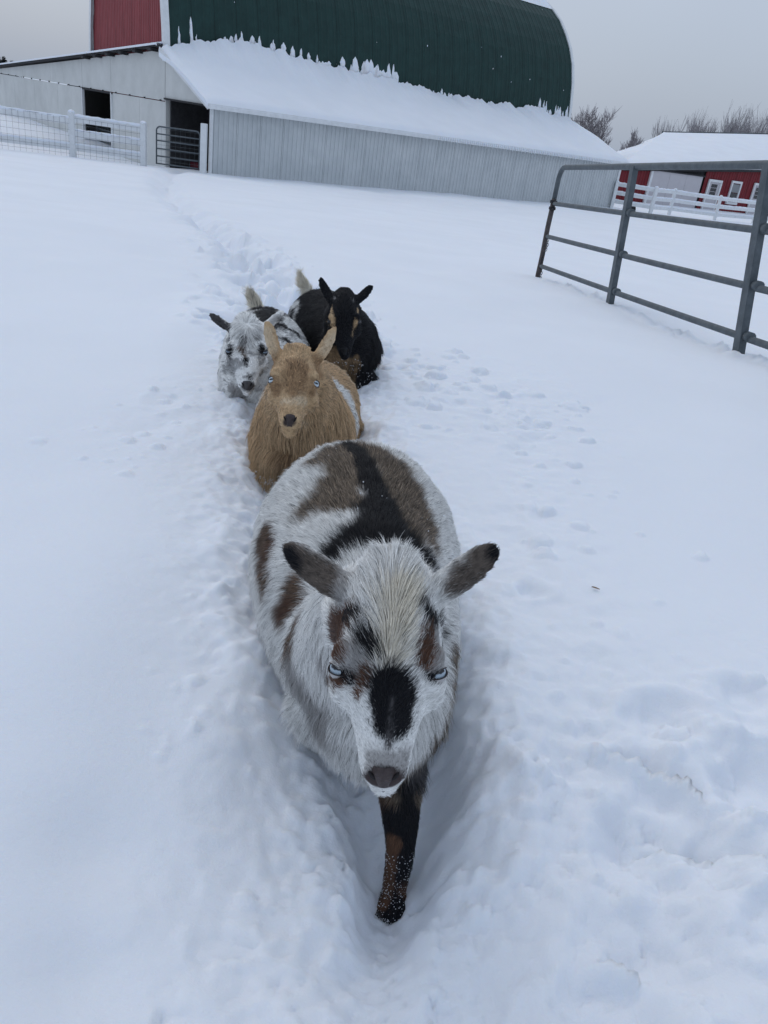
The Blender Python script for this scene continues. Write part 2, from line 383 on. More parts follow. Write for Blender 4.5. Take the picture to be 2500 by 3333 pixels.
# arched main roof: profile over v
AV0, AHW = 3.78, 4.05
prof = [(0, 3.2), (.10, 4.2), (.28, 5.2), (.55, 6.06), (.92, 6.75), (1.38, 7.35), (1.95, 7.95), (2.6, 8.42), (3.3, 8.82), (AHW, 9.15)]
full = [(AV0 + a_, h_) for a_, h_ in prof] + [(AV0 + 2 * AHW - a_, h_) for a_, h_ in prof[-2::-1]]
def arch_pt(u, i, d):
    v_, h_ = full[i]; vp, hp = full[max(i - 1, 0)]; vn, hn = full[min(i + 1, len(full) - 1)]
    t_ = unit(A(vn - vp, hn - hp)); return BP(u, v_ - t_[1] * d, h_ + t_[0] * d)
for k in range(24):
    ua, ub = .12 + (LEN - .2) * k / 24, .12 + (LEN - .2) * (k + 1) / 24
    us = ribbed(ua, ub - .002, None, 3, .014, .12)
    P = np.array([[arch_pt(u, i, d) for i in range(len(full))] for u, d in us])
    MB().grid(P).build('roof_sheet', GREEN, barn, smooth=False)
us = [0.1, LEN - .05]
P = np.array([[arch_pt(u, i, -.03) for i in range(len(full))] for u in us]); MB().grid(P).build('roof_lining', DARKWOOD, barn)
for uu, wd in ((.03, .22), (LEN - .02, .16)):
    m_ = MB(); P = np.array([[arch_pt(uu + s_, i, d) for i in range(len(full))] for s_, d in ((-wd / 2, -.16), (-wd / 2, .05), (wd / 2, .05), (wd / 2, -.02))])
    m_.grid(P).build('gable_trim', WHITE_PAINT, barn)
# snow cap lying along the ridge
m_ = MB(); idx = range(7, 12); rowv = []
us_ = np.linspace(.3, LEN - .1, 60)
P = np.array([[arch_pt(u, i, .02 + (.16 if 7 < i < 11 else 0) * (1 + .5 * vnoise(np.array([u * 1.3]), np.array([i * 1.]), seed=4)[0])) for i in idx] for u in us_])
m_.grid(P).build('ridge_snow', SNOW, barn, True)
# red ribbed gable: narrow sheets of steel from the wall line up to the arch
def arch_h(v_):
    a_ = min(abs(v_ - AV0), abs(AV0 + 2 * AHW - v_)) if (AV0 < v_ < AV0 + 2 * AHW) else 0
    return float(np.interp(a_, [q[0] for q in prof], [q[1] for q in prof]))
for (uend, sgn) in ((.10, -1), (LEN - .12, 1)):
    for k in range(9):
        va, vb = AV0 + .05 + (2 * AHW - .1) * k / 9, AV0 + .05 + (2 * AHW - .1) * (k + 1) / 9
        rows = ribbed(va, vb - .01, None, 5, .02, .4)
        P = np.array([[BB + UU * (uend + sgn * d) + VV * v_ + ZZ * h_ for h_ in (-.3 if sgn > 0 else 1.9, arch_h(v_) - .03)] for v_, d in rows])
        MB().grid(P).build('gable_sheet', RED_STEEL, barn)
# snow lying on the lean-to roof
SL_U = [-.3, .42, .9, 1.38, 2.46, 3.61, 4.81, 6.51, 7.87, 9.51, 11.3, 14.04, 17, 18.9, 21.0, 21.75]
SL_H = [3.42, 3.62, 3.78, 3.98, 4.10, 4.10, 4.02, 3.90, 3.82, 3.86, 3.70, 3.62, 3.64, 3.70, 3.56, 3.46]
nU, nS = 330, 34
P = np.zeros((nU, nS, 3))
uu = np.linspace(-.30, LEN + .30, nU)
for i, u in enumerate(uu):
    top = np.interp(u, SL_U, SL_H) + .10 * float(fbm(np.array([u * 2.2]), np.array([.5]), 4, 55, .7)[0])
    for j in range(nS):
        s_ = j / (nS - 1)
        v_ = -.36 + s_ * (3.75 + .36 - .02)
        base_h = 2.04 + (v_ + .34) / 4.1 * 1.54
        lift = (top - 3.58) * max(0, (s_ - .55) / .45) ** 1.4
        th = .15 * min(1, (s_ / .05) ** .5) * min(1, ((u + .36) / .25)) ** .5 * min(1, max(0, (LEN + .36 - u) / .25)) ** .5
        th += .03 * float(fbm(np.array([u * .9]), np.array([v_ * .9]), 3, 65)[0]) * min(1, s_ * 4)
        P[i, j] = BP(u, v_, base_h + max(th, .01) + lift)
m_ = MB().grid(P)
under = P.copy()
for i in range(nU):
    for j in (0, nS - 1): pass
edge = np.stack([P[:, 0] + VV * .015, P[:, 0] - ZZ * .05 + VV * .05], 1); m_.grid(np.stack([P[:, 0] - ZZ * .06 + VV * .02, P[:, 0]], 1))
m_.grid(np.stack([P[0, :] - ZZ * .13, P[0, :]], 1)); m_.grid(np.stack([P[-1, :], P[-1, :] - ZZ * .13], 1))
m_.build('roof_snow', SNOW, barn, True)
# snow clinging in tongues and spikes to the green steel above the drift
m_ = MB()
def cling(u, wd, ht, thick=.06):
    h0 = np.interp(u, SL_U, SL_H) - .06
    n = 7; ring = []; ex_ = random.choice((2.5, 4.5, 7)); thick = thick * random.uniform(.9, 2.0)
    def vof(h): 
        a_ = np.interp(h, [q[1] for q in prof], [q[0] for q in prof]); return AV0 + a_
    F = []; Bk = []
    for k in range(n):
        t_ = k / (n - 1); ww = wd * (1 - t_ ** ex_) * .5 * (1 + random.uniform(-.3, .3)) + .006
        h = h0 + ht * t_ + random.uniform(-.01, .01); th = thick * (1 - t_ * .8); off = random.uniform(-.015, .015)
        F.append([BP(u - ww + off, vof(h) + .0, h), BP(u - ww * .6 + off, vof(h) - th, h), BP(u + ww * .6 + off, vof(h) - th, h), BP(u + ww + off, vof(h) + .0, h)])
    m_.grid(np.array(F).transpose(1, 0, 2))
    m_.add([F[-1][0], F[-1][1], F[-1][2], F[-1][3]], [(0, 1, 2, 3)])
for u, wd, ht in ((.5, .08, .75), (.95, .10, .95), (1.15, .06, .4), (3.35, .3, .35), (3.7, .15, .5)):
    cling(u, wd, ht)
for lo, hi, n, hm, wm in ((2.2, 4.6, 18, .55, .2), (4.6, 6.6, 16, .52, .30), (6.6, 10.3, 32, .75, .34), (10.3, 12.5, 10, .2, .2), (12.5, 13.8, 8, .35, .45), (13.8, 18.6, 30, .13, .3), (18.6, 21.3, 18, .75, .2)):
    for k in range(n):
        cling(random.uniform(lo, hi), random.uniform(.05, wm), random.uniform(.12, hm))
tag(m_.build('clinging_snow', SNOW, barn, True), kind='stuff')
# loose flecks of snow on the green roof
m_ = MB()
for k in range(16):
    u = random.uniform(.4, LEN - .4); i = random.randint(1, 6); p = arch_pt(u, i, .03); q = arch_pt(u, i + 1, .03); t_ = random.random()
    m_.ball(p * (1 - t_) + q * t_, random.uniform(.008, .02), 5, 4, (1, 1, random.uniform(1, 2.4)))
tag(m_.build('snow_flecks', SNOW, barn), kind='stuff')

# ---- low white shed joined to the left of the barn (its wall runs along VV)
shed = empty('shed', BP(0, 4, 0), 'low white panelled shed with dark doorways left of the green barn', 'shed')
def roofh(v_): return 3.66 - (v_ - 4.0) * (1.36 / 23.5)
def lean_h(v_): return 1.90 + (v_ + .3) / 4.05 * 1.54
def panel(v0, v1, h0, h1a, h1b, name='wall_panel', off=0, par=None, m=None):
    mb = MB(); g = .012
    a_, b_ = v0 + g, v1 - g
    pts = [(a_, h0), (b_, h0), (b_, h1b), (a_, h1a)]
    fr = [BP(-off, v_, h_) for v_, h_ in pts]; bk = [BP(.08 - off, v_, h_) for v_, h_ in pts]
    mb.add(fr + bk, [(0, 3, 2, 1), (4, 5, 6, 7), (0, 1, 5, 4), (1, 2, 6, 5), (2, 3, 7, 6), (3, 0, 4, 7)])
    return mb.build(name, m or WHITE_PANEL, par or shed)
SP = 1.90      # height of the horizontal seam
# lean-to gable end belongs to the barn
panel(.0, 3.86, 2.02, lean_h(.0) - .02, lean_h(3.86) - .02, 'gable_panel', 0, barn)
# upper row
for v0, v1 in ((3.86, 9.5), (9.5, 13.2), (13.2, 18), (18, 23), (23, 29)): panel(v0, v1, SP + .03, roofh(v0) - .12, roofh(v1) - .12, off=.01)
# lower row (openings at 9.4..13.1 and 0..3.86 stay open)
for v0, v1 in ((3.86, 6.4), (6.4, 9.4), (13.15, 17), (17, 21), (21, 25), (25, 29)): panel(v0, v1, -.7, SP, SP, off=0)
MB().box(BP(-.02, 9.4, .7), (.10, .10, 2.4), (UU, VV, ZZ)).build('door_jamb', WHITE_PAINT, shed)
MB().box(BP(-.02, 13.14, .7), (.10, .10, 2.4), (UU, VV, ZZ)).build('door_jamb', WHITE_PAINT, shed)
MB().box(BP(-.03, 11.3, 1.88), (.06, 3.9, .07), (UU, VV, ZZ)).build('door_track', DARKWOOD, shed)
MB().box(BP(.3, 3.82, .7), (.6, .06, 2.6), (UU, VV, ZZ)).build('post', WHITE_PANEL, shed)
MB().box(BP(-.03, 1.95, 2.0), (.07, 3.8, .06), (UU, VV, ZZ)).build('door_header', DARKWOOD, barn)
bolts = 0
for v_ in np.arange(4.2, 28, 1.55):
    MB().tube([BP(-.02, v_, SP + .03), BP(-.07, v_, SP + .03)], .03, 6).build('bolt', HINGE, shed)
# roof of the shed with thin snow, dark edge and rafter ends
for nm, m__, dz, th, o_ in (('roof_deck', DARKWOOD, -.05, .10, .30), ('roof_snow', SNOW, .06, .12, .34)):
    mb = MB(); c1 = BP(-o_, 3.9, roofh(3.9) + dz); c2 = BP(-o_, 29, roofh(29) + dz); c3 = BP(9, 29, roofh(29) + dz + .3); c4 = BP(9, 3.9, roofh(3.9) + dz + .3)
    if nm == 'roof_snow':
        G = np.zeros((90, 16, 3))
        for i in range(90):
            for j in range(16):
                s_ = i / 89; t_ = j / 15
                p = (c1 * (1 - s_) + c2 * s_) * (1 - t_) + (c4 * (1 - s_) + c3 * s_) * t_
                G[i, j] = p + ZZ * (th * min(1, (t_ * 12) ** .5) * (1 + .4 * float(vnoise(np.array([s_ * 22]), np.array([t_ * 4]), seed=14)[0])))
        mb.grid(G); mb.grid(np.stack([G[:, 0], G[:, 0] - ZZ * .07], 1)); mb.grid(np.stack([G[0] - ZZ * .1, G[0]], 1))
        mb.build(nm, m__, shed, True)
    else:
        lo_ = [c1, c2, c3, c4]; hi_ = [p + ZZ * th for p in lo_]
        mb.add(lo_ + hi_, [(0, 1, 2, 3), (4, 7, 6, 5), (0, 4, 5, 1), (1, 5, 6, 2), (2, 6, 7, 3), (3, 7, 4, 0)]).build(nm, m__, shed)
for v_ in np.arange(4.6, 13.5, 1.5):
    MB().box(BP(-.17, v_, roofh(v_) - .12), (.30, .30, .09), (UU, VV, ZZ)).build('rafter_end', DARKWOOD, shed)
# rooms behind the openings
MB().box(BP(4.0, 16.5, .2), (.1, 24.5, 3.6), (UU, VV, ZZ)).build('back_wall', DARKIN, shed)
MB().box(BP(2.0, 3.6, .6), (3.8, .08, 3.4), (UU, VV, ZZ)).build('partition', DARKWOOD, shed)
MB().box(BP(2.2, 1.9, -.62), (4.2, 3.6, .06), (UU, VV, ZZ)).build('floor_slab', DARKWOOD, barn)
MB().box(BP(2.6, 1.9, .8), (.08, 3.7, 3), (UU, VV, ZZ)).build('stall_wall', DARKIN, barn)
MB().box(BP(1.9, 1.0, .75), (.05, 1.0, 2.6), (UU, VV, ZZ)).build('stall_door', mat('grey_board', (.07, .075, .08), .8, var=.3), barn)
mb = MB().box(BP(1.3, 2.9, -.35), (.9, 1.3, .75), (UU, VV, ZZ)); mb.build('feed_trough', mat('dull_red_plastic', (.10, .012, .02), .6, var=.2), None, loc=BP(1.3, 2.9, -.7), bevel=.05)
tag(bpy.data.objects['feed_trough'], 'dull red feed trough inside the dark opening beside the small gate', 'trough')

# ------------------------------------------------------------------ fences by the barn
def gz(x, y): return float(snow_z(np.array([[x]]), np.array([[y]]), False)[0, 0])
def fence(name, pts, label, heights, hpost, wire=False, rail_w=.14, segs=None, group=None, pw=.15):
    root = empty(name, (pts[0][0], pts[0][1], gz(*pts[0])), label, 'fence', group)
    for i, (x, y) in enumerate(pts):
        z = gz(x, y)
        MB().box((x, y, z - .25 + hpost / 2), (pw, pw, hpost + .5)).build('post', WHITE_PAINT, root, bevel=.012)
        MB().ball((x, y, z + hpost), pw * .60, 8, 5, (1, 1, .6)).build('snow_cap', SNOW, root, True)
    for i in range(len(pts) - 1):
        (x0, y0), (x1, y1) = pts[i], pts[i + 1]; z0, z1 = gz(x0, y0), gz(x1, y1)
        hs = heights if segs is None else segs[i]
        for h in hs:
            a_ = A(x0, y0, z0 + h); b_ = A(x1, y1, z1 + h)
            r_ = MB().bar(a_, b_, .045, rail_w).build('rail', WHITE_PAINT, root)
            top = MB(); dd = unit(b_ - a_); n = 22
            L_ = np.linalg.norm(b_ - a_)
            pts_ = [a_ + (b_ - a_) * k / n + ZZ * (rail_w / 2 + .004 + random.uniform(0, .012)) for k in range(n + 1)]
            top.tube(pts_, [.040 + random.uniform(-.010, .012) for _ in pts_], 6)
            sub(top, 'snow_strip', SNOW, r_, root, True)
        if wire:
            wm = MB(); L_ = np.linalg.norm(A(x1 - x0, y1 - y0)); nvw = max(2, int(L_ / .17))
            for k in range(nvw + 1):
                t_ = k / nvw; p = A(x0 + (x1 - x0) * t_, y0 + (y1 - y0) * t_, z0 + (z1 - z0) * t_)
                wm.tube([p + ZZ * 0 + A(0, -.05, 0), p + ZZ * (hpost - .15) + A(0, -.05, 0)], .003, 3, False)
            for h in np.arange(.1, hpost - .1, .17):
                wm.tube([A(x0, y0 - .05, z0 + h), A(x1, y1 - .05, z1 + h)], .003, 3, False)
            tag(wm.build('wire_mesh', mat('dark_wire', (.06, .07, .08), .6), root), kind='stuff')
    return root
FP = [(-15.9, 22.6), (-13.52, 24.53), (-11.33, 26.43), (-9.49, 27.62)]
fence('board_fence', FP, 'white board fence with wire mesh in front of the white shed', None, 1.28, True, .19, [[.28, 1.02], [.28, 1.02], [.28, .68, 1.10]], pw=.18)
o = MB().box((-7.62, 28.02, .05 - .95 + .55), (.19, .19, 1.75)).build('gate_post', WHITE_PAINT, None, loc=(-7.62, 28.02, -.95), bevel=.015)
tag(o, 'square white post at the lean-to corner holding the small gate', 'post')
def pipe_gate(name, a_, b_, h, rails, label, r=.022, wire=False):
    root = empty(name, (a_[0], a_[1], a_[2]), label, 'gate')
    R = .12
    d = unit(b_ - a_)
    path = [a_ + ZZ * .08]
    for k in range(5): t_ = k / 4 * math.pi / 2; path.append(a_ + ZZ * (h - R + R * math.sin(t_)) + d * (R - R * math.cos(t_)))
    for k in range(5): t_ = k / 4 * math.pi / 2; path.append(b_ + ZZ * (h - R + R * math.cos(t_)) - d * (R - R * math.sin(t_)))
    path.append(b_ + ZZ * .08)
    MB().tube(path, r, 8).build('frame', GALV, root, True)
    for q in rails: MB().tube([a_ + ZZ * q, b_ + ZZ * q], r * .85, 8).build('rail', GALV, root, True)
    if wire:
        wm = MB(); n = 9
        for k in range(1, n): wm.tube([a_ + (b_ - a_) * k / n + ZZ * .08, a_ + (b_ - a_) * k / n + ZZ * h], .003, 3, False)
        for q in np.arange(.2, h, .16): wm.tube([a_ + ZZ * q, b_ + ZZ * q], .003, 3, False)
        tag(wm.build('wire_mesh', GALV, root), kind='stuff')
    return root
pipe_gate('pipe_gate', A(-9.2, 28.05, -.98), A(-7.75, 28.0, -.96), 1.22, (.10, .33, .56, .80, 1.0), 'small grey tube gate across the dark opening at the barn corner', .025, True)
ga, gb = BP(.5, 9.6, -.55), BP(.5, 12.9, -.55)
pipe_gate('pipe_gate', ga, gb, 1.25, (.15, .4, .65, .9), 'dark tube gate standing inside the left shed doorway', .03, True)

# fence by the red building
FB = [(9.6, 42.2), (11.02, 42.46), (12.31, 43.82), (15.22, 45.41), (20.02, 51.89), (24, 55)]
fence('board_fence', [FB[1], FB[2], (15.35, 45.9), (18.7, 49.3), (23.2, 54.2)], 'white three board fence running in front of the red building', (.28, .68, 1.08), 1.22, False, .16)
fence('board_fence', [(8.95, 42.0), (9.0, 43.4), (11.0, 42.5)], 'short return of white board fence at the far end of the lean-to', (.28, .68, 1.08), 1.22, False, .16)
o = MB().tube([(9.95, 43.2, -1.0), (10.35, 43.35, -.98)], .24, 12).build('barrel', mat('black_rubber', (.02, .021, .024), .7, var=.3), None, loc=(10.1, 43.3, -1), bevel=.02)
tag(o, 'small dark drum lying in the snow behind the far fence end', 'drum')

# ------------------------------------------------------------------ red building
RED = mat('red_painted_siding', (.17, .012, .018), .6, var=.12, scale=1.5, bump=.003, bscale=8)
WHITE_DOOR = mat('white_door_paint', (.52, .50, .52), .6, var=.04, scale=2)
GLASS = mat('dark_window_glass', (.012, .013, .016), .15, spec=.5)
R0_ = A(27.4, 70, 0)
RP = lambda u, z, o=0: R0_ + UU * u + ZZ * z - VV * o * -1 * -1
red = empty('red_building', (19, 63, -1.35), 'long red building with snow covered roof and white doors', 'building')
eaveL, eaveR = A(12.25, 57.1, .75), A(25.8, 68.4, 1.96)
eaveR2 = eaveR + (eaveR - eaveL) * .45; ridgeL = A(19.3, 77, 3.52); ridgeR = A(30.2, 82.6, 4.78); ridgeR2 = ridgeR + (ridgeR - ridgeL) * .6; rakeL = A(13.9, 70.4, 1.62)
# siding boards standing side by side
nb = 34
def eave_z(u): 
    p = R0_ + UU * u; t_ = ((p - eaveL) @ UU) / ((eaveR - eaveL) @ UU); return eaveL[2] + (eaveR[2] - eaveL[2]) * t_
for k in range(nb):
    u_a, u_b = -20.0 + k * 1.0, -20.0 + (k + 1) * 1.0
    if -16.4 < (u_a + u_b) / 2 < -10.4: continue
    rows = ribbed(u_a, u_b - .02, None, 3, .03)
    P = np.array([[RP(u, z_, d) for z_ in (-1.9, eave_z(u) + .02)] for u, d in rows]); MB().grid(P[:, ::-1]).build('siding_sheet', RED, red)
P = np.array([[RP(u, z_, -.15) for z_ in (-1.9, eave_z(u))] for u in (-20, 14)]); MB().grid(P[:, ::-1]).build('inner_wall', DARKWOOD, red)
P = np.array([[R0_ + UU * -20.02 + VV * q + ZZ * z_ for z_ in (-1.9, eave_z(-20) + q * .12)] for q in (-.0, 9)]); MB().grid(P).build('end_wall', RED, red)
MB().box(RP(-20.0, -.4, .06), (.3, .1, 2.9), (UU, VV, ZZ)).build('corner_trim', WHITE_PAINT, red)
MB().box(RP(-16.5, -.35, .08), (.25, .12, 2.6), (UU, VV, ZZ)).build('door_trim', WHITE_PAINT, red)
for k in range(3): MB().box(RP(-15.4 + k * 2.0, -.45, .06), (1.98, .08, 2.55), (UU, VV, ZZ)).build('sliding_door_panel', WHITE_DOOR, red)
MB().box(RP(-13.4, .86, .12), (6.4, .1, .09), (UU, VV, ZZ)).build('door_track', DARKWOOD, red)
def framed(u0_, u1_, z0_, z1_, name, glass):
    fw = .16; c = (u0_ + u1_) / 2
    f = MB()
    f.box(RP(u0_ + fw / 2, (z0_ + z1_) / 2, .10), (fw, .10, z1_ - z0_), (UU, VV, ZZ)); f.box(RP(u1_ - fw / 2, (z0_ + z1_) / 2, .10), (fw, .10, z1_ - z0_), (UU, VV, ZZ))
    f.box(RP(c, z1_ - fw / 2, .10), (u1_ - u0_ - 2 * fw, .096, fw), (UU, VV, ZZ))
    if name == 'window': f.box(RP(c, z0_ + fw / 2, .12), (u1_ - u0_ + .1, .14, fw), (UU, VV, ZZ))
    fo = f.build(name, WHITE_PAINT, red)
    if name == 'door':
        sub(MB().box(RP(c, (z0_ + z1_) / 2, .05), (u1_ - u0_ - 2 * fw, .05, z1_ - z0_), (UU, VV, ZZ)), 'door_leaf', WHITE_DOOR, fo, red)
    g0, g1, h0_, h1_ = glass
    nx, nz = (3, 3) if name == 'door' else (1, 2)
    for a_ in range(nx):
        for b_ in range(nz):
            m_ = GLASS if (name == 'door' or b_ == 0) else mat('pale_blind', (.25, .26, .27), .6)
            ww, hh = (g1 - g0) / nx, (h1_ - h0_) / nz
            sub(MB().box(RP(g0 + ww * (a_ + .5), h0_ + hh * (b_ + .5), .085), (ww - .045, .03, hh - .045), (UU, VV, ZZ)), 'pane', m_, fo, red)
framed(-9.55, -7.8, -1.4, .74, 'door', (-9.05, -8.25, -.35, .45))
framed(-6.5, -5.1, -.82, .84, 'window', (-6.3, -5.3, -.62, .64))
framed(-3.3, -1.35, -1.4, .90, 'door', (-2.85, -1.8, -.25, .60))
mb = MB(); lo_ = [eaveL, eaveR2, ridgeR2, ridgeL, rakeL]; 
G = np.zeros((40, 20, 3))
for i in range(40):
    s_ = i / 39; bot = eaveL * (1 - s_) + eaveR2 * s_; tp = ridgeL * (1 - s_) + ridgeR2 * s_
    if s_ < .0: pass
    for j in range(20):
        t_ = j / 19; G[i, j] = bot * (1 - t_) + tp * t_ + ZZ * (.02 + .22 * min(1, t_ * 10) ** .5 + .05 * float(vnoise(np.array([s_ * 9]), np.array([t_ * 5]), seed=24)[0]) * t_ * (1 - t_) * 4)
mb.grid(G); mb.grid(np.stack([G[:, 0] - ZZ * .15, G[:, 0]], 1)); 
Lf = np.stack([G[0], np.array([eaveL * (1 - j / 19) + ridgeL * (j / 19) + (rakeL - (eaveL * .35 + ridgeL * .65)) * math.sin(math.pi * j / 19) - ZZ * .1 for j in range(20)])], 1); mb.grid(Lf)
mb.build('roof_snow', SNOW, red, True)
MB().bar(ridgeL + ZZ * .20, ridgeR2 + ZZ * .20, .5, .14).build('ridge_cap', mat('dark_green_cap', (.03, .05, .055), .6), red)
MB().bar(eaveL - ZZ * .12 + A(.1, .1, 0), eaveR2 - ZZ * .12 + A(.1, .1, 0), .05, .16).build('eave_fascia', DARKWOOD, red)

# ------------------------------------------------------------------ bare trees beyond
BARK = mat('grey_bare_bark', (.17, .15, .155), .9, var=.25, scale=3)
TWIG = mat('grey_purple_twigs', (.30, .28, .29), .9, var=.2, scale=.6)
def tree(x, y, zb, h, spread, label, kind, seed):
    R = random.Random(seed)
    root = empty('bare_tree', (x, y, zb), label, 'tree', 'bare trees beyond the farm')
    tr = MB(); cr_ = MB()
    def grow(p, d, L_, r, lev, mb):
        n = 3; pts = [p]; rad = [r]
        for k in range(n):
            d = unit(d + A(R.gauss(0, .10), R.gauss(0, .10), R.gauss(0, .05) + (.10 if lev else 0)))
            p = p + d * L_ / n; pts.append(p); rad.append(r * (1 - .42 * (k + 1) / n))
        mb.tube(pts, rad, 5 if lev < 2 else 3, False)
        if lev >= (4 if kind == 'round' else 3): return
        nc = (12, 8, 6, 4)[min(lev, 3)] if kind == 'round' else (10, 5, 4)[min(lev, 2)]
        for c in range(nc):
            t_ = R.uniform(.25, 1.0); i = min(int(t_ * n), n - 1); q = t_ * n - i
            b_ = pts[i] * (1 - q) + pts[i + 1] * q
            ax = unit(A(R.gauss(0, 1), R.gauss(0, 1), 0)); sp_ = spread * R.uniform(.6, 1.15)
            nd = unit(d + ax * sp_ + A(0, 0, .12))
            grow(b_, nd, L_ * R.uniform(.5, .72), max(rad[i] * .55, .014), lev + 1, cr_)
    if kind == 'round':
        tr_p = A(x, y, zb)
        grow(tr_p, A(0, 0, 1), h * .66, h * .020, 0, tr)
    else:
        for s_ in range(3):
            grow(A(x + R.gauss(0, .5), y, zb), unit(A(R.gauss(0, .10), 0, 1)), h * .56, h * .010, 0, tr)
    tr.build('trunk', BARK, root); cr_.build('crown', TWIG, root)
def px_at(x, y, Yd):
    d = fwd + cr * (x - 829.5) / 1690 - cu * (y - 1106) / 1690
    return A(0, 0, CAMH) + d * Yd / d[1]
def tree_px(x, ytop, Yd, spread, label, kind, seed, zb=-1.5):
    t_ = px_at(x, ytop, Yd); tree(t_[0], t_[1], zb, (t_[2] - zb), spread, label, kind, seed)
tree_px(1300, 276, 64, .70, 'round crowned bare tree rising between the lean-to and the red building', 'round', 5)
tree_px(1362, 322, 70, .5, 'low bare tree to the right of the round crowned tree', 'round', 8)
POP = [(1446, 280), (1460, 272), (1480, 256), (1502, 252), (1524, 260), (1556, 262), (1575, 252), (1598, 248), (1622, 250), (1640, 252), (1664, 262), (1538, 275), (1690, 256)]
_o = sorted(range(13), key=lambda i: POP[i][0]); _n = ['leftmost', 'second', 'third', 'fourth', 'fifth', 'sixth', 'seventh', 'eighth', 'ninth', 'tenth', 'eleventh', 'twelfth', 'last']
ORD = {i: 'slender bare tree behind the red roof, %s of the row from the left' % _n[k] for k, i in enumerate(_o)}
for i, (x, y) in enumerate(POP):
    tree_px(x, y + 12, 108 + (i % 3) * 4, .24, ORD[i], 'tall', 20 + i, -2)
EVER = mat('dark_evergreen', (.015, .022, .022), .9, var=.3)
for i, (x, y) in enumerate(((-6, 116), (8, 122), (26, 131))):
    t_ = px_at(x, y, 60); root = empty('evergreen_tree', (t_[0], t_[1], -1.5), ('dark evergreen top showing above the shed roof at the left edge', 'smaller dark evergreen tip just right of the one at the left edge', 'faint low evergreen tip rightmost above the shed roof')[i], 'tree', 'evergreens behind the shed')
    MB().tube([(t_[0], t_[1], -1.5), (t_[0], t_[1], t_[2])], [.16, .02], 6).build('trunk', BARK, root)
    c = MB(); R = random.Random(i)
    for k in range(420):
        h = R.random() ** .8; rr = (1 - h) * 1.6 + .06; a_ = R.uniform(0, 6.28)
        p0 = A(t_[0], t_[1], -0.6 + (t_[2] + .6) * h); p1 = p0 + A(math.cos(a_) * rr, math.sin(a_) * rr, -.35 * rr); sd_ = A(-math.sin(a_), math.cos(a_), 0) * .12
        c.add([p0, p1 + sd_, p1 - sd_ + ZZ * .05], [(0, 1, 2)])
    c.build('crown', EVER, root)

# ------------------------------------------------------------------ big tube gate on the right
gate = empty('farm_gate', (1.27, 8.75, .03), 'heavy grey tube farm gate standing open in the snow on the right', 'gate')
def PX(x, y, d):
    q = fwd + cr * (x - 829.5) / 1690 - cu * (y - 1106) / 1690; return A(0, 0, CAMH) + q / np.linalg.norm(q) * d
# frame of the gate: L = free end, E = hinge end beyond the picture
GL_T, GL_B = A(1.279, 8.81, 1.13), A(1.262, 8.72, -.02)
G2_T, G2_B = A(1.877, 4.956, 1.373), A(2.006, 4.813, .27)
def GT(t): return GL_T * (1 - t) + G2_T * t
def GBm(t): return GL_B * (1 - t) + G2_B * t
def GP(t, s_): return GT(t) * (1 - s_) + GBm(t) * s_
GT3, GB3 = GT(2.1) * 1.0, GBm(2.1)
def rail(t0, t1, s_, r, name='rail', bend=0):
    n = 14; pts = [GP(t0 + (t1 - t0) * k / n, s_) - ZZ * bend * math.sin(math.pi * k / n) for k in range(n + 1)]
    return MB().tube(pts, r, 14).build(name, GALV, gate, True)
SS = (.30, .58, .84)
for s_ in SS: rail(.012, 1.9, s_, .0212, bend=.012)
# top tube with its bent corner running down into the free end
dT = unit(GT(1) - GT(0)); dD = unit(GL_B - GL_T); R = .13
path = [GP(0, .27)] + [GT(0) + dD * (R - R * math.sin(k / 8 * math.pi / 2)) + dT * (R - R * math.cos(k / 8 * math.pi / 2)) for k in range(9)]
path += [GT(t) for t in (.1, .2, .3, .5, .7, .9, 1.1, 1.3, 1.5, 1.7, 1.9)]
MB().tube(path, .0250, 14).build('top_tube', GALV, gate, True)
MB().tube([GP(0, .26), GP(-.003, .5), GP(.002, .75), GP(0, 1.02)], .026, 12).build('end_tube', RUST, gate, True)
for s_, w_ in ((.285, .038), (.34, .036)):
    MB().tube([GP(0, s_ - .012), GP(0, s_ + .012)], w_, 12).build('collar', HINGE, gate, True, bevel=.004)
MB().box(GP(.004, .30), (.09, .03, .03), (dT, unit(np.cross(dT, ZZ)), ZZ)).build('latch', HINGE, gate, bevel=.004)
MB().box(GP(.006, .345), (.10, .03, .02), (dT, unit(np.cross(dT, ZZ)), ZZ)).build('latch', HINGE, gate, bevel=.004)
for t_ in (.5, 1.0, 1.5):     # folded steel braces: a flat web with two flanges
    a_, b_ = GP(t_, .0) , GP(t_, .995); dn = unit(b_ - a_); nrm = unit(np.cross(dT, dn)); nrm = nrm if nrm[1] < 0 else -nrm; side = unit(np.cross(dn, nrm))
    mb = MB(); mb.bar(a_ + nrm * .030, b_ + nrm * .030, .070, .005, up=nrm)
    for q in (-1, 1): mb.bar(a_ + nrm * .008 + side * q * .0335, b_ + nrm * .008 + side * q * .0335, .005, .042, up=nrm)
    mb.build('brace', GALV, gate, bevel=.0015)
    for s_ in SS:
        MB().tube([GP(t_ + .012, s_), GP(t_ + .024, s_)], .030, 12).build('weld_collar', GALV, gate, True)
# chain hanging from the free end
p = GP(.012, .585) + A(0, -.04, 0)
ch = MB()
for k in range(19):
    c = p + A(.012 * math.sin(k * .5), 0, -.024 * k); ring = []
    for q in range(9):
        a_ = q / 8 * 2 * math.pi
        ring.append(c + (A(.009 * math.cos(a_), 0, .017 * math.sin(a_)) if k % 2 else A(.002 * math.cos(a_), .009 * math.cos(a_), .017 * math.sin(a_))))
    ch.tube(ring, .0032, 5, False)
tag(ch.build('chain', HINGE, gate, True), kind='stuff')
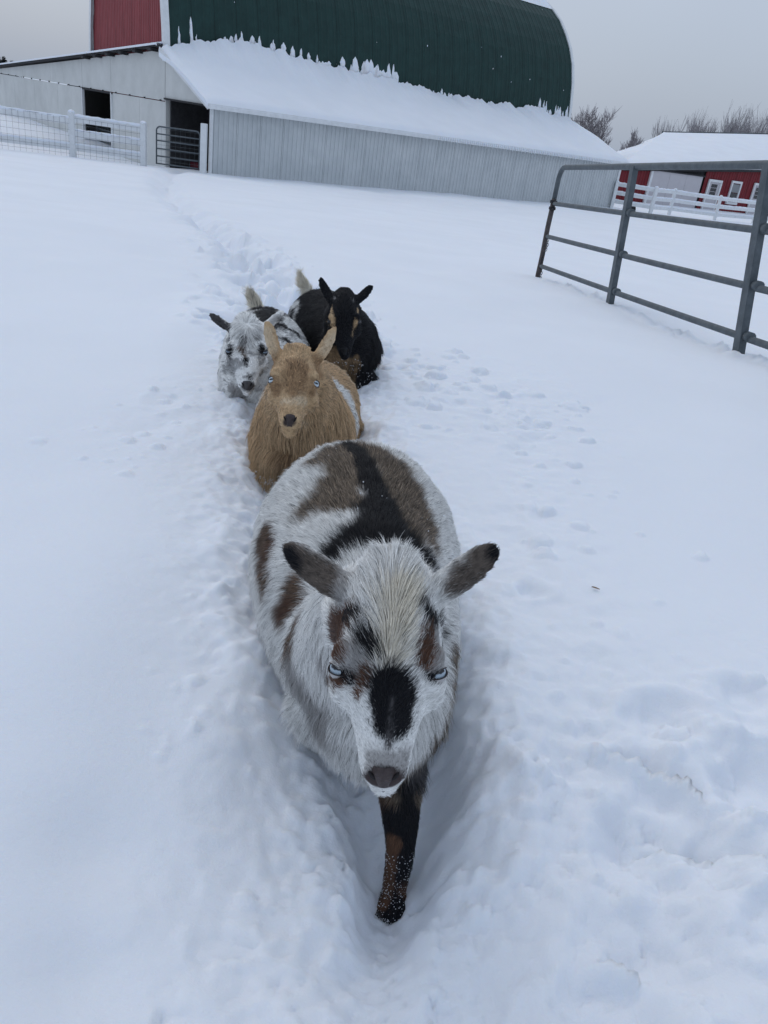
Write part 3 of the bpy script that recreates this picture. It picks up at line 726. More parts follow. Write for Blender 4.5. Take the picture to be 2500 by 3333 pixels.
# a dead leaf lying on the snow
lx, ly = .49, 1.52
lz = gz(lx, ly)
mb = MB(); G = np.array([[A(lx + (t_ - .5) * .017, ly + w_ * .0030 * math.sin(math.pi * min(1, t_ + .06)) - t_ * .006, 0) for w_ in (-1, 0, 1)] for t_ in np.linspace(0, 1, 8)])
LEAF = (G, lx, ly)

# ------------------------------------------------------------------ goats
def frames(eL, eR, nose, poll, hs, wd=1.0):
    eL, eR, nose, poll = map(lambda q: A(*q), (eL, eR, nose, poll))
    a_ = unit(nose - poll); r = eR - eL; r = unit(r - a_ * (r @ a_)); n = np.cross(a_, r)
    E_ = (eL + eR) / 2; 
    # E_ lies on the line poll..nose shifted: keep the eye midpoint, put it on the dorsal plane
    return dict(E=E_, a=a_, r=r, n=n, s=hs, w=wd)
def H(F_, s_, x, nn):
    return F_['E'] + F_['s'] * (F_['a'] * (s_ - .100) + F_['r'] * x * F_['w'] + F_['n'] * (nn + .010))
def loft(mb, secs, n=26, cap=True):
    """secs: (centre, right, up, half width, up height, down height, exponent)"""
    o = len(mb.v)
    for (c, r, u, hw, hu, hd, ex) in secs:
        for k in range(n):
            t_ = 2 * math.pi * k / n; cx, cy = math.cos(t_), math.sin(t_)
            px = math.copysign(abs(cx) ** (2 / ex), cx); py = math.copysign(abs(cy) ** (2 / ex), cy)
            mb.v.append(tuple(c + r * hw * px + u * (hu if py > 0 else hd) * py))
    m_ = len(secs)
    for i in range(m_ - 1):
        for k in range(n):
            k2 = (k + 1) % n; mb.f.append((o + i * n + k, o + i * n + k2, o + (i + 1) * n + k2, o + (i + 1) * n + k))
    mb.f.append(tuple(o + k for k in reversed(range(n)))); mb.f.append(tuple(o + (m_ - 1) * n + k for k in range(n)))
def limb(mb, pts, rad, n=14, flat=1.0):
    P_ = [A(*p) for p in pts]; P2 = []; R2 = []
    for i in range(len(P_) - 1):     # catmull-rom smoothing
        p0, p1, p2, p3 = P_[max(i - 1, 0)], P_[i], P_[i + 1], P_[min(i + 2, len(P_) - 1)]
        for k in range(5):
            t_ = k / 5; P2.append(.5 * ((2 * p1) + (-p0 + p2) * t_ + (2 * p0 - 5 * p1 + 4 * p2 - p3) * t_ ** 2 + (-p0 + 3 * p1 - 3 * p2 + p3) * t_ ** 3)); R2.append(rad[i] * (1 - t_) + rad[i + 1] * t_)
    P2.append(P_[-1]); R2.append(rad[-1])
    d0 = unit(P2[0] - P2[1]); d1 = unit(P2[-1] - P2[-2])
    P2 = [P2[0] + d0 * R2[0] * .8, P2[0] + d0 * R2[0] * .5] + P2 + [P2[-1] + d1 * R2[-1] * .5, P2[-1] + d1 * R2[-1] * .8]
    R2 = [R2[0] * .35, R2[0] * .8] + R2 + [R2[-1] * .8, R2[-1] * .35]
    mb.tube(P2, R2, n)
def ear(mb, base, tip, F_, wide, side):
    """a leaf shaped ear: half tube opening forward"""
    b_, t_ = A(*base), A(*tip); ax = unit(t_ - b_); L_ = np.linalg.norm(t_ - b_)
    up = unit(F_['n'] - ax * (F_['n'] @ ax)); sd_ = unit(np.cross(ax, up))
    secs = []
    for q, w_, th in ((-.15, .62, .62), (0, .72, .62), (.2, .92, .50), (.42, 1.0, .40), (.62, .96, .34), (.8, .80, .30), (.92, .55, .26), (.985, .25, .18)):
        secs.append((b_ + ax * L_ * q + up * (-.06 * L_ * math.sin(math.pi * q)), sd_, up, wide * w_, wide * th, wide * th, 2))
    loft(mb, secs, 16)
def remesh(mb, voxel, smooth):
    me = bpy.data.meshes.new('tmp'); me.from_pydata(mb.v, [], mb.f); me.update()
    o = bpy.data.objects.new('tmp', me); COL.objects.link(o)
    m_ = o.modifiers.new('r', 'REMESH'); m_.mode = 'VOXEL'; m_.voxel_size = voxel; m_.use_smooth_shade = True
    s_ = o.modifiers.new('s', 'SMOOTH'); s_.factor = .5; s_.iterations = smooth
    dg = bpy.context.evaluated_depsgraph_get(); ev = o.evaluated_get(dg); me2 = bpy.data.meshes.new_from_object(ev)
    bpy.data.objects.remove(o); bpy.data.meshes.remove(me)
    return me2
HEAD = [(-.045, .020, -.030, -.075), (-.03, .036, -.008, -.095), (-.0, .047, .006, -.112), (.03, .053, .012, -.120), (.06, .056, .014, -.122), (.085, .055, .011, -.120), (.10, .0525, .005, -.116),
        (.12, .0475, -.003, -.106), (.14, .0395, -.009, -.096), (.16, .0330, -.014, -.086), (.18, .0285, -.018, -.077), (.195, .0260, -.021, -.071), (.207, .0230, -.026, -.066), (.215, .018, -.032, -.060), (.220, .009, -.040, -.054)]
def goat_body(g):
    F_ = g['F']; mb = MB()
    secs = []
    for (s_, hw, nt_, nb_) in HEAD:
        mid = nt_ * .42 + nb_ * .58
        secs.append((H(F_, s_, 0, mid), F_['r'], F_['n'], hw * F_['s'] * F_['w'], (nt_ - mid) * F_['s'], (mid - nb_) * F_['s'], 2.25 if s_ < .15 else 2.1))
    loft(mb, secs, 32)
    for sd_ in (-1, 1):
        mb.ball(H(F_, .088, .043 * sd_, -.006), .0165 * F_['s'], 14, 10)      # brow
        mb.ball(H(F_, .108, .042 * sd_, -.022), .0165 * F_['s'], 14, 10)      # orbit below the eye
        mb.ball(H(F_, .112, .033 * sd_, -.055), .029 * F_['s'], 14, 10)       # cheek
        mb.ball(H(F_, .206, .0155 * sd_, -.033), .0085 * F_['s'], 12, 8)       # nostril wing
    mb.ball(H(F_, .213, 0, -.062), .0165 * F_['s'], 14, 10)                    # chin
    if g.get('poll_bumps'):
        for sd_ in (-1, 1): mb.ball(H(F_, .012, .022 * sd_, .004), .013 * F_['s'], 10, 8)
    for i, sd_ in enumerate((-1, 1)):
        b_ = H(F_, .012, .047 * sd_, -.028); ear(mb, b_, g['ears'][i], F_, g.get('ear_w', .0165), sd_)
    # neck
    limb(mb, [H(F_, .02, 0, -.060)] + list(g['neck']), g['neck_r'], 22)
    # trunk
    for path, rads in g['trunk']:
        secs = []
        P_ = [A(*p) for p in path]
        for i, p in enumerate(P_):
            t_ = unit(P_[min(i + 1, len(P_) - 1)] - P_[max(i - 1, 0)]); r = unit(np.cross(t_, ZZ)); u = np.cross(r, t_)
            hw, hu, hd = rads[i]; secs.append((p, r, u, hw, hu, hd, 2.05))
        loft(mb, secs, 40)
    for pts, rad in g['legs']: limb(mb, pts, rad, 14)
    for pts, rad in g.get('extra', []): limb(mb, pts, rad, 12)
    return remesh(mb, g['voxel'], g['smooth'])

def coat_colour(P_, g, jit=0.0, seed=1):
    """coat pattern: patches of hair colour given as strokes in space"""
    r = np.random.default_rng(seed)
    n1 = vnoise(P_[:, 0] * 60, P_[:, 1] * 60, P_[:, 2] * 60, 77); n2 = vnoise(P_[:, 0] * 22 + 9, P_[:, 1] * 22, P_[:, 2] * 22, 78)
    C_ = np.tile(np.array(g['base']), (len(P_), 1))
    J = r.normal(0, 1, (len(P_), 3)) * jit
    Q = P_ + J
    for (pts, rad, col, soft) in g['patches']:
        pts = [np.array(p, float) for p in pts]
        if len(pts) == 1: pts = pts * 2
        best = np.full(len(P_), 9.)
        for i in range(len(pts) - 1):
            a_, b_ = pts[i], pts[i + 1]; d = b_ - a_; L2 = max(d @ d, 1e-9)
            t_ = np.clip(((Q - a_) @ d) / L2, 0, 1); 
            rr = rad if np.isscalar(rad) else rad[i] * (1 - t_) + rad[i + 1] * t_
            best = np.minimum(best, np.linalg.norm(Q - a_ - t_[:, None] * d, axis=1) - rr)
        am = min(soft, .013); best = best + n1 * am * .5 + n2 * am * .8
        wgt = 1 - sstep(-soft * .5, soft * .5, best)
        cc = np.array(COATS[col]) if isinstance(col, str) else np.array(col)
        C_ = C_ * (1 - wgt[:, None]) + cc[None] * wgt[:, None]
    if g.get('merle'):
        m1 = vnoise(Q[:, 0] * 34, Q[:, 1] * 34, Q[:, 2] * 34, 79) + .6 * vnoise(Q[:, 0] * 80, Q[:, 1] * 80, Q[:, 2] * 80, 80)
        wgt = sstep(.38, .62, m1)[:, None] * g['merle']; C_ = C_ * (1 - wgt) + np.array([[.035, .036, .042]]) * wgt
    return C_
COATS = dict(white=(.82, .82, .80), cream=(.78, .73, .62), black=(.006, .0065, .009), brown=(.16, .105, .070), ear=(.115, .095, .080), agouti=(.21, .165, .122), russet=(.11, .055, .034), legbrown=(.125, .065, .038), grey=(.42, .41, .40), dgrey=(.075, .072, .074),
             tan=(.57, .405, .24), dtan=(.33, .21, .115), ltan=(.66, .53, .37), pink=(.20, .12, .12), nosedark=(.045, .035, .038), nosepink=(.055, .041, .040), chest=(.24, .16, .09))

FURMAT = bpy.data.materials.new('goat_hair'); FURMAT.use_nodes = True
_t = FURMAT.node_tree; _b2 = _t.nodes['Principled BSDF']; _b2.inputs['Roughness'].default_value = .55; _b2.inputs['Specular IOR Level'].default_value = .35
_a = _t.nodes.new('ShaderNodeAttribute'); _a.attribute_name = 'tint'; _t.links.new(_a.outputs['Color'], _b2.inputs['Base Color'])
SKINMAT = mat('goat_skin', (.3, .3, .3), .8, attr='tint', spec=.15)

def build_goat(g):
    F_ = g['F']
    root = empty('goat', g['loc'], g['label'], 'goat', None)
    g['patches'].append(([H(F_, .213, .006, -.034), H(F_, .213, -.006, -.034)], .0125, g['nosecol'], .007))
    me = goat_body(g); me.name = 'body'
    off = A(*g['loc'])
    nV = len(me.vertices); V = np.empty(nV * 3); me.vertices.foreach_get('co', V); V = V.reshape(-1, 3)
    me.calc_loop_triangles(); nT = len(me.loop_triangles); T = np.empty(nT * 3, int); me.loop_triangles.foreach_get('vertices', T); T = T.reshape(-1, 3)
    Nv = np.empty(nV * 3); me.vertices.foreach_get('normal', Nv); Nv = Nv.reshape(-1, 3)
    C_ = coat_colour(V, g) * .9
    at = me.attributes.new('tint', 'FLOAT_COLOR', 'POINT'); at.data.foreach_set('color', np.concatenate([C_, np.ones((nV, 1))], 1).ravel())
    me.vertices.foreach_set('co', (V - off).ravel()); me.materials.clear(); me.materials.append(SKINMAT)
    body = bpy.data.objects.new('body', me); COL.objects.link(body); body.parent = root
    g['V'], g['T'] = V, T
    # eyes with lids, nose pad, nostrils and mouth
    for i, sd_ in enumerate((-1, 1)):
        c = H(F_, .1005, .0475 * sd_, -.0185) + F_['r'] * sd_ * g.get('eye_out', 0.0)
        gaze = unit(A(0, 0, CAMH) - c); gaze = unit(gaze * .55 + F_['r'] * sd_ * .55 + F_['n'] * .35)
        hz_ = unit(np.cross(gaze, F_['a'])); hz_ = hz_ if hz_ @ F_['r'] > 0 else -hz_
        hz_ = unit(hz_ - gaze * (hz_ @ gaze)); vt = np.cross(gaze, hz_); ph_ = g.get('slant', .35) * sd_; hz_ = hz_ * math.cos(ph_) + vt * math.sin(ph_); vt = np.cross(gaze, hz_); rE = .0128 * F_['s'] * g.get('eye_s', 1)
        mbE = MB(); nA, nB = 48, 40; vs = []; cols = []
        for b_ in range(nB + 1):
            th = math.pi * b_ / nB
            for a_ in range(nA):
                ph = 2 * math.pi * a_ / nA
                x_, y_, z_ = math.sin(th) * math.cos(ph), math.sin(th) * math.sin(ph), math.cos(th)
                vs.append(c + rE * (hz_ * x_ + vt * y_ + gaze * z_ * 1.04))
                rad_ = math.hypot(x_, y_)
                if z_ < 0 or rad_ > .80: cols.append((.03, .025, .025, 1))
                elif abs(x_) < .46 and abs(y_) < .15 * (1.1 - abs(x_)): cols.append((.004, .004, .008, 1))
                elif rad_ > .70: cols.append((.07, .10, .13, 1))
                else:
                    q = .8 + .2 * math.sin(ph * 23) * math.sin(ph * 7); cols.append((*(k * q for k in g.get('iris', (.42, .53, .63))), 1))
        o_ = 0; fs = []
        for b_ in range(nB):
            for a_ in range(nA): fs.append((b_ * nA + a_, b_ * nA + (a_ + 1) % nA, (b_ + 1) * nA + (a_ + 1) % nA, (b_ + 1) * nA + a_))
        mbE.add(vs, fs); eo = mbE.build('eye', mat('wet_eye', (.3, .3, .3), .12, attr='tint', spec=.6), root, True)
        ea = eo.data.attributes.new('tint', 'FLOAT_COLOR', 'POINT'); ea.data.foreach_set('color', np.array(cols).ravel())
        for up_, nm in ((1, 'eyelid'), (-1, 'eyelid')):
            op = g['lid'][0] if up_ > 0 else g['lid'][1]
            rows = []
            for k in range(7):
                el_ = op + (1.45 - op) * k / 6; row = []
                for q in range(15):
                    az = -1.45 + 2.9 * q / 14
                    e2 = (op * math.cos(az * 1.0) ** .7 if abs(az) < 1.45 else 0) + (1.45 - op) * k / 6
                    rr = rE * (1.10 + (.05 if k == 0 else 0))
                    row.append(c + rr * (hz_ * math.sin(az) * math.cos(e2) + gaze * math.cos(az) * math.cos(e2) + vt * up_ * math.sin(e2)))
                rows.append(row)
            lc = g['lidcol']
            MB().grid(np.array(rows)).build(nm, mat('lid_' + str(lc), COATS[lc], .7), root, True)
            MB().tube([rows[0][q] for q in range(15)], .0007 * F_['s'], 6, False).build('eyelid_rim', mat('lid_rim', (.035, .028, .028), .45), root, True)
    nsm = mat('nose_' + g['nosecol'], COATS[g['nosecol']], .5, var=.35, scale=160, bump=.0006, bscale=700)
    rows = []
    for k in range(9):
        v_ = k / 8; row = []
        for q in range(13):
            uq = -1 + 2 * q / 12
            hw = .0200 * (1 - .50 * v_ ** 1.3) * (1 - .30 * (1 - v_) ** 5)
            x_ = uq * hw; s_ = .1985 + .0195 * v_ ** .8 - .004 * uq * uq; nn = -.0225 - .020 * v_ ** 1.4 - .010 * uq * uq
            row.append(H(F_, s_ + .0025, x_, nn + .0035))
        rows.append(row)
    nose = MB().grid(np.array(rows)).build('nose', nsm, root, True)
    for sd_ in (-1, 1):
        pts = [H(F_, .2045 + .009 * t_, sd_ * (.0150 - .0095 * t_ ** 1.3), -.0235 - .0150 * t_ + .001) for t_ in np.linspace(0, 1, 7)]
        mb = MB(); mb.tube(pts, [.0008, .0016, .0024, .0028, .0026, .0018, .0008], 8); sub(mb, 'nostril', mat('nostril_dark', (.006, .004, .005), .6), nose, root, True)
    pts = [H(F_, .2235 - .012 * abs(t_) ** 1.6, .017 * t_, -.0520 - .006 * abs(t_)) for t_ in np.linspace(-1, 1, 13)]
    MB().tube(pts, .0011, 6).build('mouth', mat('mouth_line', (.015, .01, .012), .6), root, True)
    for extra in g.get('hooves', []):
        mb = MB(); 
        for p0, p1, r0_, r1_ in extra: mb.tube([A(*p0), (A(*p0) + A(*p1)) / 2, A(*p1)], [r0_, (r0_ + r1_) / 2 * 1.05, r1_], 10)
        mb.build('hoof', mat('dark_hoof', (.012, .010, .011), .6, bump=.001, bscale=80), root, True)
    g['root'] = root
    return root

def flow_and_length(P_, Nn, g, r):
    """direction of growth (unit, roughly tangent), hair length and lift for each root"""
    F_ = g['F']; n = len(P_); back = unit(A(*g['back'])); 
    q = (P_ - F_['E']) / F_['s']; hs_, hx, hn = q @ F_['a'] + .100, q @ F_['r'], q @ F_['n'] - .010
    inhead = sstep(-.075, -.035, hs_) * (1 - sstep(.085, .11, np.abs(hx))) * sstep(-.20, -.15, hn)
    nk = A(*g['neck'][0]); ch = A(*g['chest'])
    yb = (P_ - ch) @ back
    down = A(0, 0, -1.)
    side = np.clip(1 - Nn[:, 2], 0, 1)
    lat = P_ - (ch + yb[:, None] * back); lat = lat - (lat @ back)[:, None] * back; lat[:, 2] = 0; lat /= (np.linalg.norm(lat, axis=1)[:, None] + .05)
    fb = back[None] * (1.0 - .35 * side[:, None]) + down[None] * (.15 + 1.1 * side[:, None] ** 1.5) + lat * .45
    front = 1 - sstep(-.05, .16, yb)
    fb = fb * (1 - front[:, None]) + (down[None] * 1.0 + back[None] * .15 + lat * .25) * front[:, None]
    L = np.full(n, g['L_body']); L = L * (1 - front) + g['L_chest'] * front
    leg = 1 - sstep(g['leg_top'] - .03, g['leg_top'] + .03, P_[:, 2]); L = L * (1 - leg) + .008 * leg
    fb = fb * (1 - leg[:, None]) + down[None] * leg[:, None]
    # head: hair grows from the nose backwards and outwards, crown fans up
    sg = np.tanh(hx / .012)
    fh = -F_['a'][None] * 1.0 + F_['r'][None] * (sg * g.get('fan', .55))[:, None]
    crown = np.exp(-((hs_ - .015) / .035) ** 2) * np.exp(-(hx / .05) ** 2) * sstep(-.03, 0., hn)
    fh = fh + F_['n'][None] * (crown * .35)[:, None]
    low = sstep(.04, .07, -hn)
    fh = fh * (1 - low[:, None]) + (-F_['a'] * .8 - F_['n'] * .9)[None] * low[:, None]
    Lh = .005 + g['L_crown'] * np.exp(-((hs_ - .005) / .045) ** 2) * np.exp(-(hx / .045) ** 2) * sstep(-.035, -.005, hn)
    Lh += g['L_fore'] * np.exp(-((hs_ - .065) / .035) ** 2) * np.exp(-(hx / .034) ** 2) * sstep(-.03, -.005, hn)
    Lh += g['L_cheek'] * low * (1 - sstep(.13, .19, hs_))
    Lh = np.where(hs_ > .15, g.get('L_muz', .0035) + .004 * low, Lh)
    if g.get('fringe'):
        fr = sstep(.0, .03, hs_) * (1 - sstep(.10, .13, hs_)) * sstep(-.03, 0., hn)
        fh = fh * (1 - fr[:, None]) + (F_['a'] * .55 + F_['r'] * 0)[None] * fr[:, None] + F_['r'][None] * (sg * .7 * fr)[:, None]
    D = fb * (1 - inhead[:, None]) + fh * inhead[:, None]
    L = L * (1 - inhead) + Lh * inhead
    # ears: short velvet along the ear
    for i, sd_ in enumerate((-1, 1)):
        b_ = H(F_, .012, .047 * sd_, -.028); t_ = A(*g['ears'][i]); ax = t_ - b_; LL = np.linalg.norm(ax); ax = ax / LL
        tt_ = (P_ - b_) @ ax; dd = np.linalg.norm(P_ - b_ - tt_[:, None] * ax, axis=1)
        e_ = (tt_ > .012) & (tt_ < LL * 1.1) & (dd < .035)
        D = np.where(e_[:, None], ax[None] * 1.0, D); L = np.where(e_, .0055, L)
    for (c, rad, dr, ln) in g.get('locks', []):
        wgt = np.exp(-(np.linalg.norm(P_ - A(*c), axis=1) / rad) ** 2)
        if dr is not None: D = D * (1 - wgt[:, None]) + unit(A(*dr))[None] * wgt[:, None] * 1.2
        L = L * (1 - wgt) + ln * wgt
    # no hair on eyes, nose pad
    bald = np.zeros(n, bool)
    for sd_ in (-1, 1):
        c = H(F_, .1005, .0475 * sd_, -.0185); bald |= np.linalg.norm(P_ - c, axis=1) < .0132 * F_['s']
    bald |= (hs_ > .204) & (np.abs(hx) < .018) & (hn > -.046) & (inhead > .5)
    L = np.where(bald, 0, L)
    return D, L, inhead

def grow_fur(g, dens=1.0):
    V, T = g['V'], g['T']; r = np.random.default_rng(g['seed'])
    a_, b_, c_ = V[T[:, 0]], V[T[:, 1]], V[T[:, 2]]
    cr_ = np.cross(b_ - a_, c_ - a_); area = np.linalg.norm(cr_, axis=1) / 2; nrm = cr_ / (2 * area[:, None] + 1e-12)
    cen = (a_ + b_ + c_) / 3
    q = (cen - g['F']['E']) / g['F']['s']
    hd = np.exp(-(np.linalg.norm(q, axis=1) / .16) ** 4)
    wt = area * (1 + g.get('head_dens', 1.6) * hd)
    wt = np.where(cen[:, 2] < g['fur_floor'], 0, wt)
    n = int(g['hairs'] * dens)
    cs = np.cumsum(wt); ti = np.searchsorted(cs, r.random(n) * cs[-1])
    u_, v_ = r.random(n), r.random(n); fl = u_ + v_ > 1; u_[fl] = 1 - u_[fl]; v_[fl] = 1 - v_[fl]
    P_ = a_[ti] + (b_ - a_)[ti] * u_[:, None] + (c_ - a_)[ti] * v_[:, None]; Nn = nrm[ti]
    D, L, inh = flow_and_length(P_, Nn, g, r)
    C_ = coat_colour(P_, g, g.get('jit', .0035), 5)
    ok = L > 0; P_, Nn, D, L, C_ = P_[ok], Nn[ok], D[ok], L[ok], C_[ok]; n = len(P_)
    D = D - Nn * (np.einsum('ij,ij->i', D, Nn))[:, None]
    D = D + 1e-6; D /= np.linalg.norm(D, axis=1)[:, None]
    # locks: neighbouring hairs share a direction and gather at the tip
    W = np.stack([vnoise(P_[:, 0] * 45 + k * 7, P_[:, 1] * 45, P_[:, 2] * 45, 90 + k) for k in range(3)], 1)
    W2 = np.stack([vnoise(P_[:, 0] * 130 + k * 7, P_[:, 1] * 130, P_[:, 2] * 130, 95 + k) for k in range(3)], 1)
    D = D + W * g.get('wave', .20) + W2 * .15 + r.normal(0, .10, (n, 3))
    D /= np.linalg.norm(D, axis=1)[:, None]
    L = L * np.clip(r.normal(1, .18, n), .45, 1.5)
    lift = np.clip(r.normal(g.get('lift', .42), .10, n), .1, .9)
    # clump centres
    M = max(40, n // 26); ci = r.choice(n, M, replace=False); kd = KDTree(M)
    for k, i in enumerate(ci): kd.insert(P_[i], k)
    kd.balance()
    near = np.array([kd.find(p)[1] for p in P_]); cc = ci[near]
    K = 5; ts = np.linspace(0, 1, K)
    pos = np.empty((n, K, 3))
    for k, t_ in enumerate(ts):
        d = D * (1 - lift[:, None] * (1 - t_) * .6) + Nn * (lift * (1 - .75 * t_))[:, None]
        bend = A(0, 0, -1)[None] * (g.get('droop', .18) * t_ * t_)
        pos[:, k] = P_ + L[:, None] * t_ * (d + bend)
    cl = np.clip(g.get('clump', .45) + .15 * W[:, 0], 0, .8)
    tipc = pos[cc]
    for k, t_ in enumerate(ts):
        wgt = (cl * t_ ** 1.3)[:, None]
        dlt = tipc[:, k] - pos[:, k]; dist = np.linalg.norm(dlt, axis=1)[:, None]; wgt = wgt * (dist < .02)
        pos[:, k] += dlt * wgt
    # colour: banded agouti hairs and slight variation
    lum = C_.mean(1)
    vary = np.clip(r.normal(1, g.get('vary', .18), n), .5, 1.5)[:, None]
    C_ = C_ * vary
    brownish = np.exp(-((lum - .155) / .06) ** 2)
    dark = (r.random(n) < .42 * brownish)[:, None]; C_ = np.where(dark, C_ * .22, C_)
    light = (r.random(n) < .22 * brownish)[:, None]; C_ = np.where(light, C_ * 2.1, C_)
    stray = (r.random(n) < g.get('stray', .03) * (L > .012))[:, None]; C_ = np.where(stray, np.array([[.02, .018, .02]]), C_)
    off = A(*g['loc'])
    cd = bpy.data.hair_curves.new('fur'); cd.add_curves([K] * n)
    cd.attributes['position'].data.foreach_set('vector', (pos - off).astype(np.float32).ravel())
    rad = np.tile(np.array([1, .92, .75, .5, .15]), (n, 1)) * g['hair_r'] * (1 - .25 * (L < .009))[:, None]
    ra = cd.attributes.get('radius') or cd.attributes.new('radius', 'FLOAT', 'POINT'); ra.data.foreach_set('value', rad.astype(np.float32).ravel())
    ca = cd.attributes.new('tint', 'FLOAT_COLOR', 'CURVE'); ca.data.foreach_set('color', np.concatenate([C_, np.ones((n, 1))], 1).astype(np.float32).ravel())
    cd.materials.append(FURMAT)
    o = bpy.data.objects.new('fur', cd); COL.objects.link(o); o.parent = g['root']; tag(o, kind='stuff')

